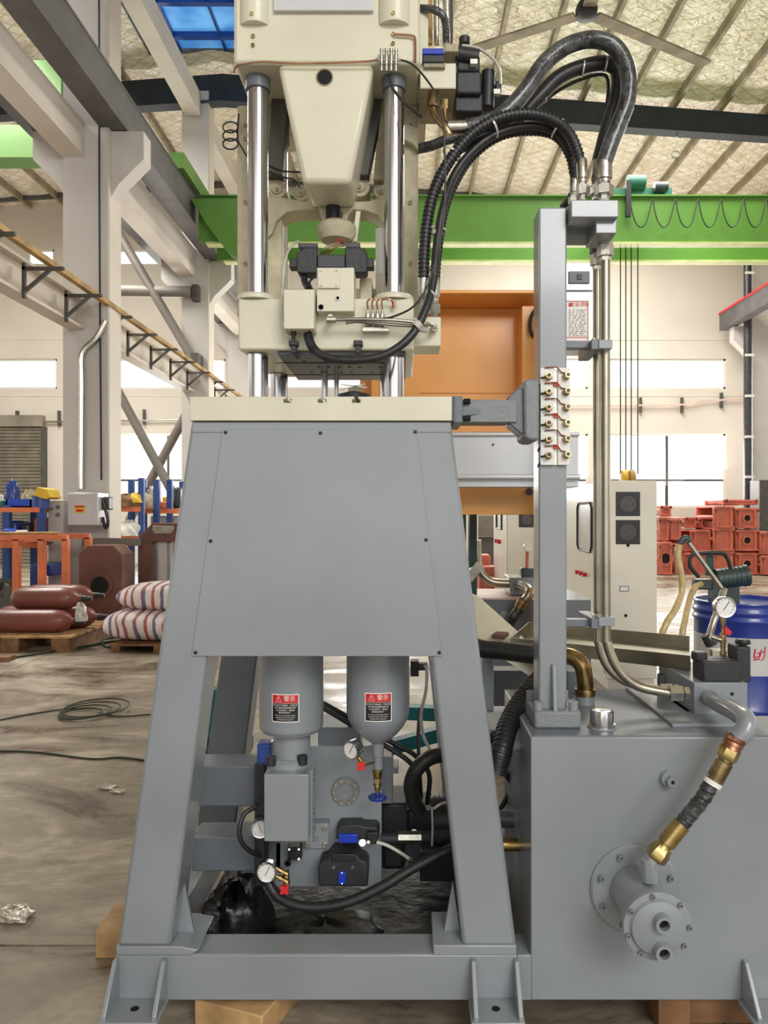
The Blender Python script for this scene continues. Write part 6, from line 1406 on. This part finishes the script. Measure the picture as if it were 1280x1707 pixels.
# plastic wrap round the valve
lump('plastic_wrap', P(135, 1035, 9.0), .07, .07, .2, 'clear_tube', 51, 'clear plastic wrap round the front cylinder neck', 'wrap', .3)
# striped sacks
def sack(cx, cy, z, sx, sy, sz, seed, lab):
    random.seed(seed); n = 36; k = 16; vs = []; fs = []; ph = [(random.randint(2, 6), random.uniform(1, 5), random.uniform(0, 6)) for _ in range(5)]
    for j in range(k+1):
        el = -PI/2+PI*j/k
        for i in range(n):
            a = 2*PI*i/n; q = 1+.05*sum(math.sin(p[0]*a+p[1]*el+p[2]) for p in ph)/2; ce = abs(math.cos(el))**.55
            vs.append((cx+sx*q*ce*math.copysign(abs(math.cos(a))**.8, math.cos(a)), cy+sy*q*ce*math.copysign(abs(math.sin(a))**.8, math.sin(a)), z+sz/2+sz/2*math.copysign(abs(math.sin(el))**.9, math.sin(el))*(1+.12*(q-1))))
    for j in range(k):
        for i in range(n): fs.append((j*n+i, j*n+(i+1) % n, (j+1)*n+(i+1) % n, (j+1)*n+i))
    return tag(B().add(vs, fs).build('striped_sack', 'woven_sack', sharp=80), lab, 'sack', 'striped woven sacks')
sd = 8.9
sack(X(262, sd), sd+.3, .1, .72, .5, .36, 1, 'red and blue striped woven sack, lower one of the pile')
sack(X(268, sd), sd+.35, .44, .56, .42, .32, 2, 'red and blue striped woven sack, upper one of the pile')
sp_ = thing('timber_pallet', 'wooden pallet under the striped sacks', 'pallet', P(240, 1075, 8.9))
for k in range(5): B().box(X(190, sd), X(360, sd), 8.75+k*.2, 8.75+k*.2+.15, .07, .095).build('board', 'wood_dark', sp_)
for px in (200, 270, 345): B().box(X(px, sd)-.05, X(px, sd)+.05, 8.75, 9.7, 0, .07).build('bearer', 'wood_dark', sp_)
tag(B().pbox(-15, 14, 1096, 1106, 8.2, .15).build('flat_bar', 'wood_dark'), 'flat dark bar lying on the floor at the left edge', 'bar')

# more stock on the racks, each its own thing
for px, w_, t0, t1, d, m, lab in ((-12, 8, 824, 846, 11.0, 'white_plastic', 'white canister at the left end of the near rack top shelf'), (2, 6, 834, 846, 10.9, 'crane_teal', 'green bottle on the near rack left of the blue bin'),
    (62, 6, 836, 846, 11.1, 'rail_wood', 'tan box near the right end of the near rack top shelf'), (33, 7, 893, 905, 11.0, 'cream_cast', 'cream box on the lower shelf between the dark parts'), (8, 10, 882, 891, 10.0, 'bin_blue', 'flat blue tray on the orange trestle table'),
    (28, 8, 884, 891, 10.1, 'white_plastic', 'white tub on the orange trestle table'), (200, 10, 832, 844, 13.7, 'casting_dark', 'dark red box at the left of the tall rack top shelf'), (274, 8, 828, 836, 14.7, 'yellow_print', 'yellow box stacked on the orange crate'),
    (206, 10, 878, 892, 13.8, 'wood_dark', 'brown carton on the lower shelf of the tall rack')):
    tag(B().pbox(px-w_/2, px+w_/2, t0, t1, d, .25).build('stored_part', m, bev=.02), lab, 'part', 'parts on the racks')
for i in range(4):
    tag(B().pbox(183, 205, 872+i*7, 875+i*7, 13.9, .6).build('timber_board', 'wood_dark'), ['top', 'second', 'third', 'lowest'][i]+' brown board stacked behind the near column', 'board', 'boards behind the near column')
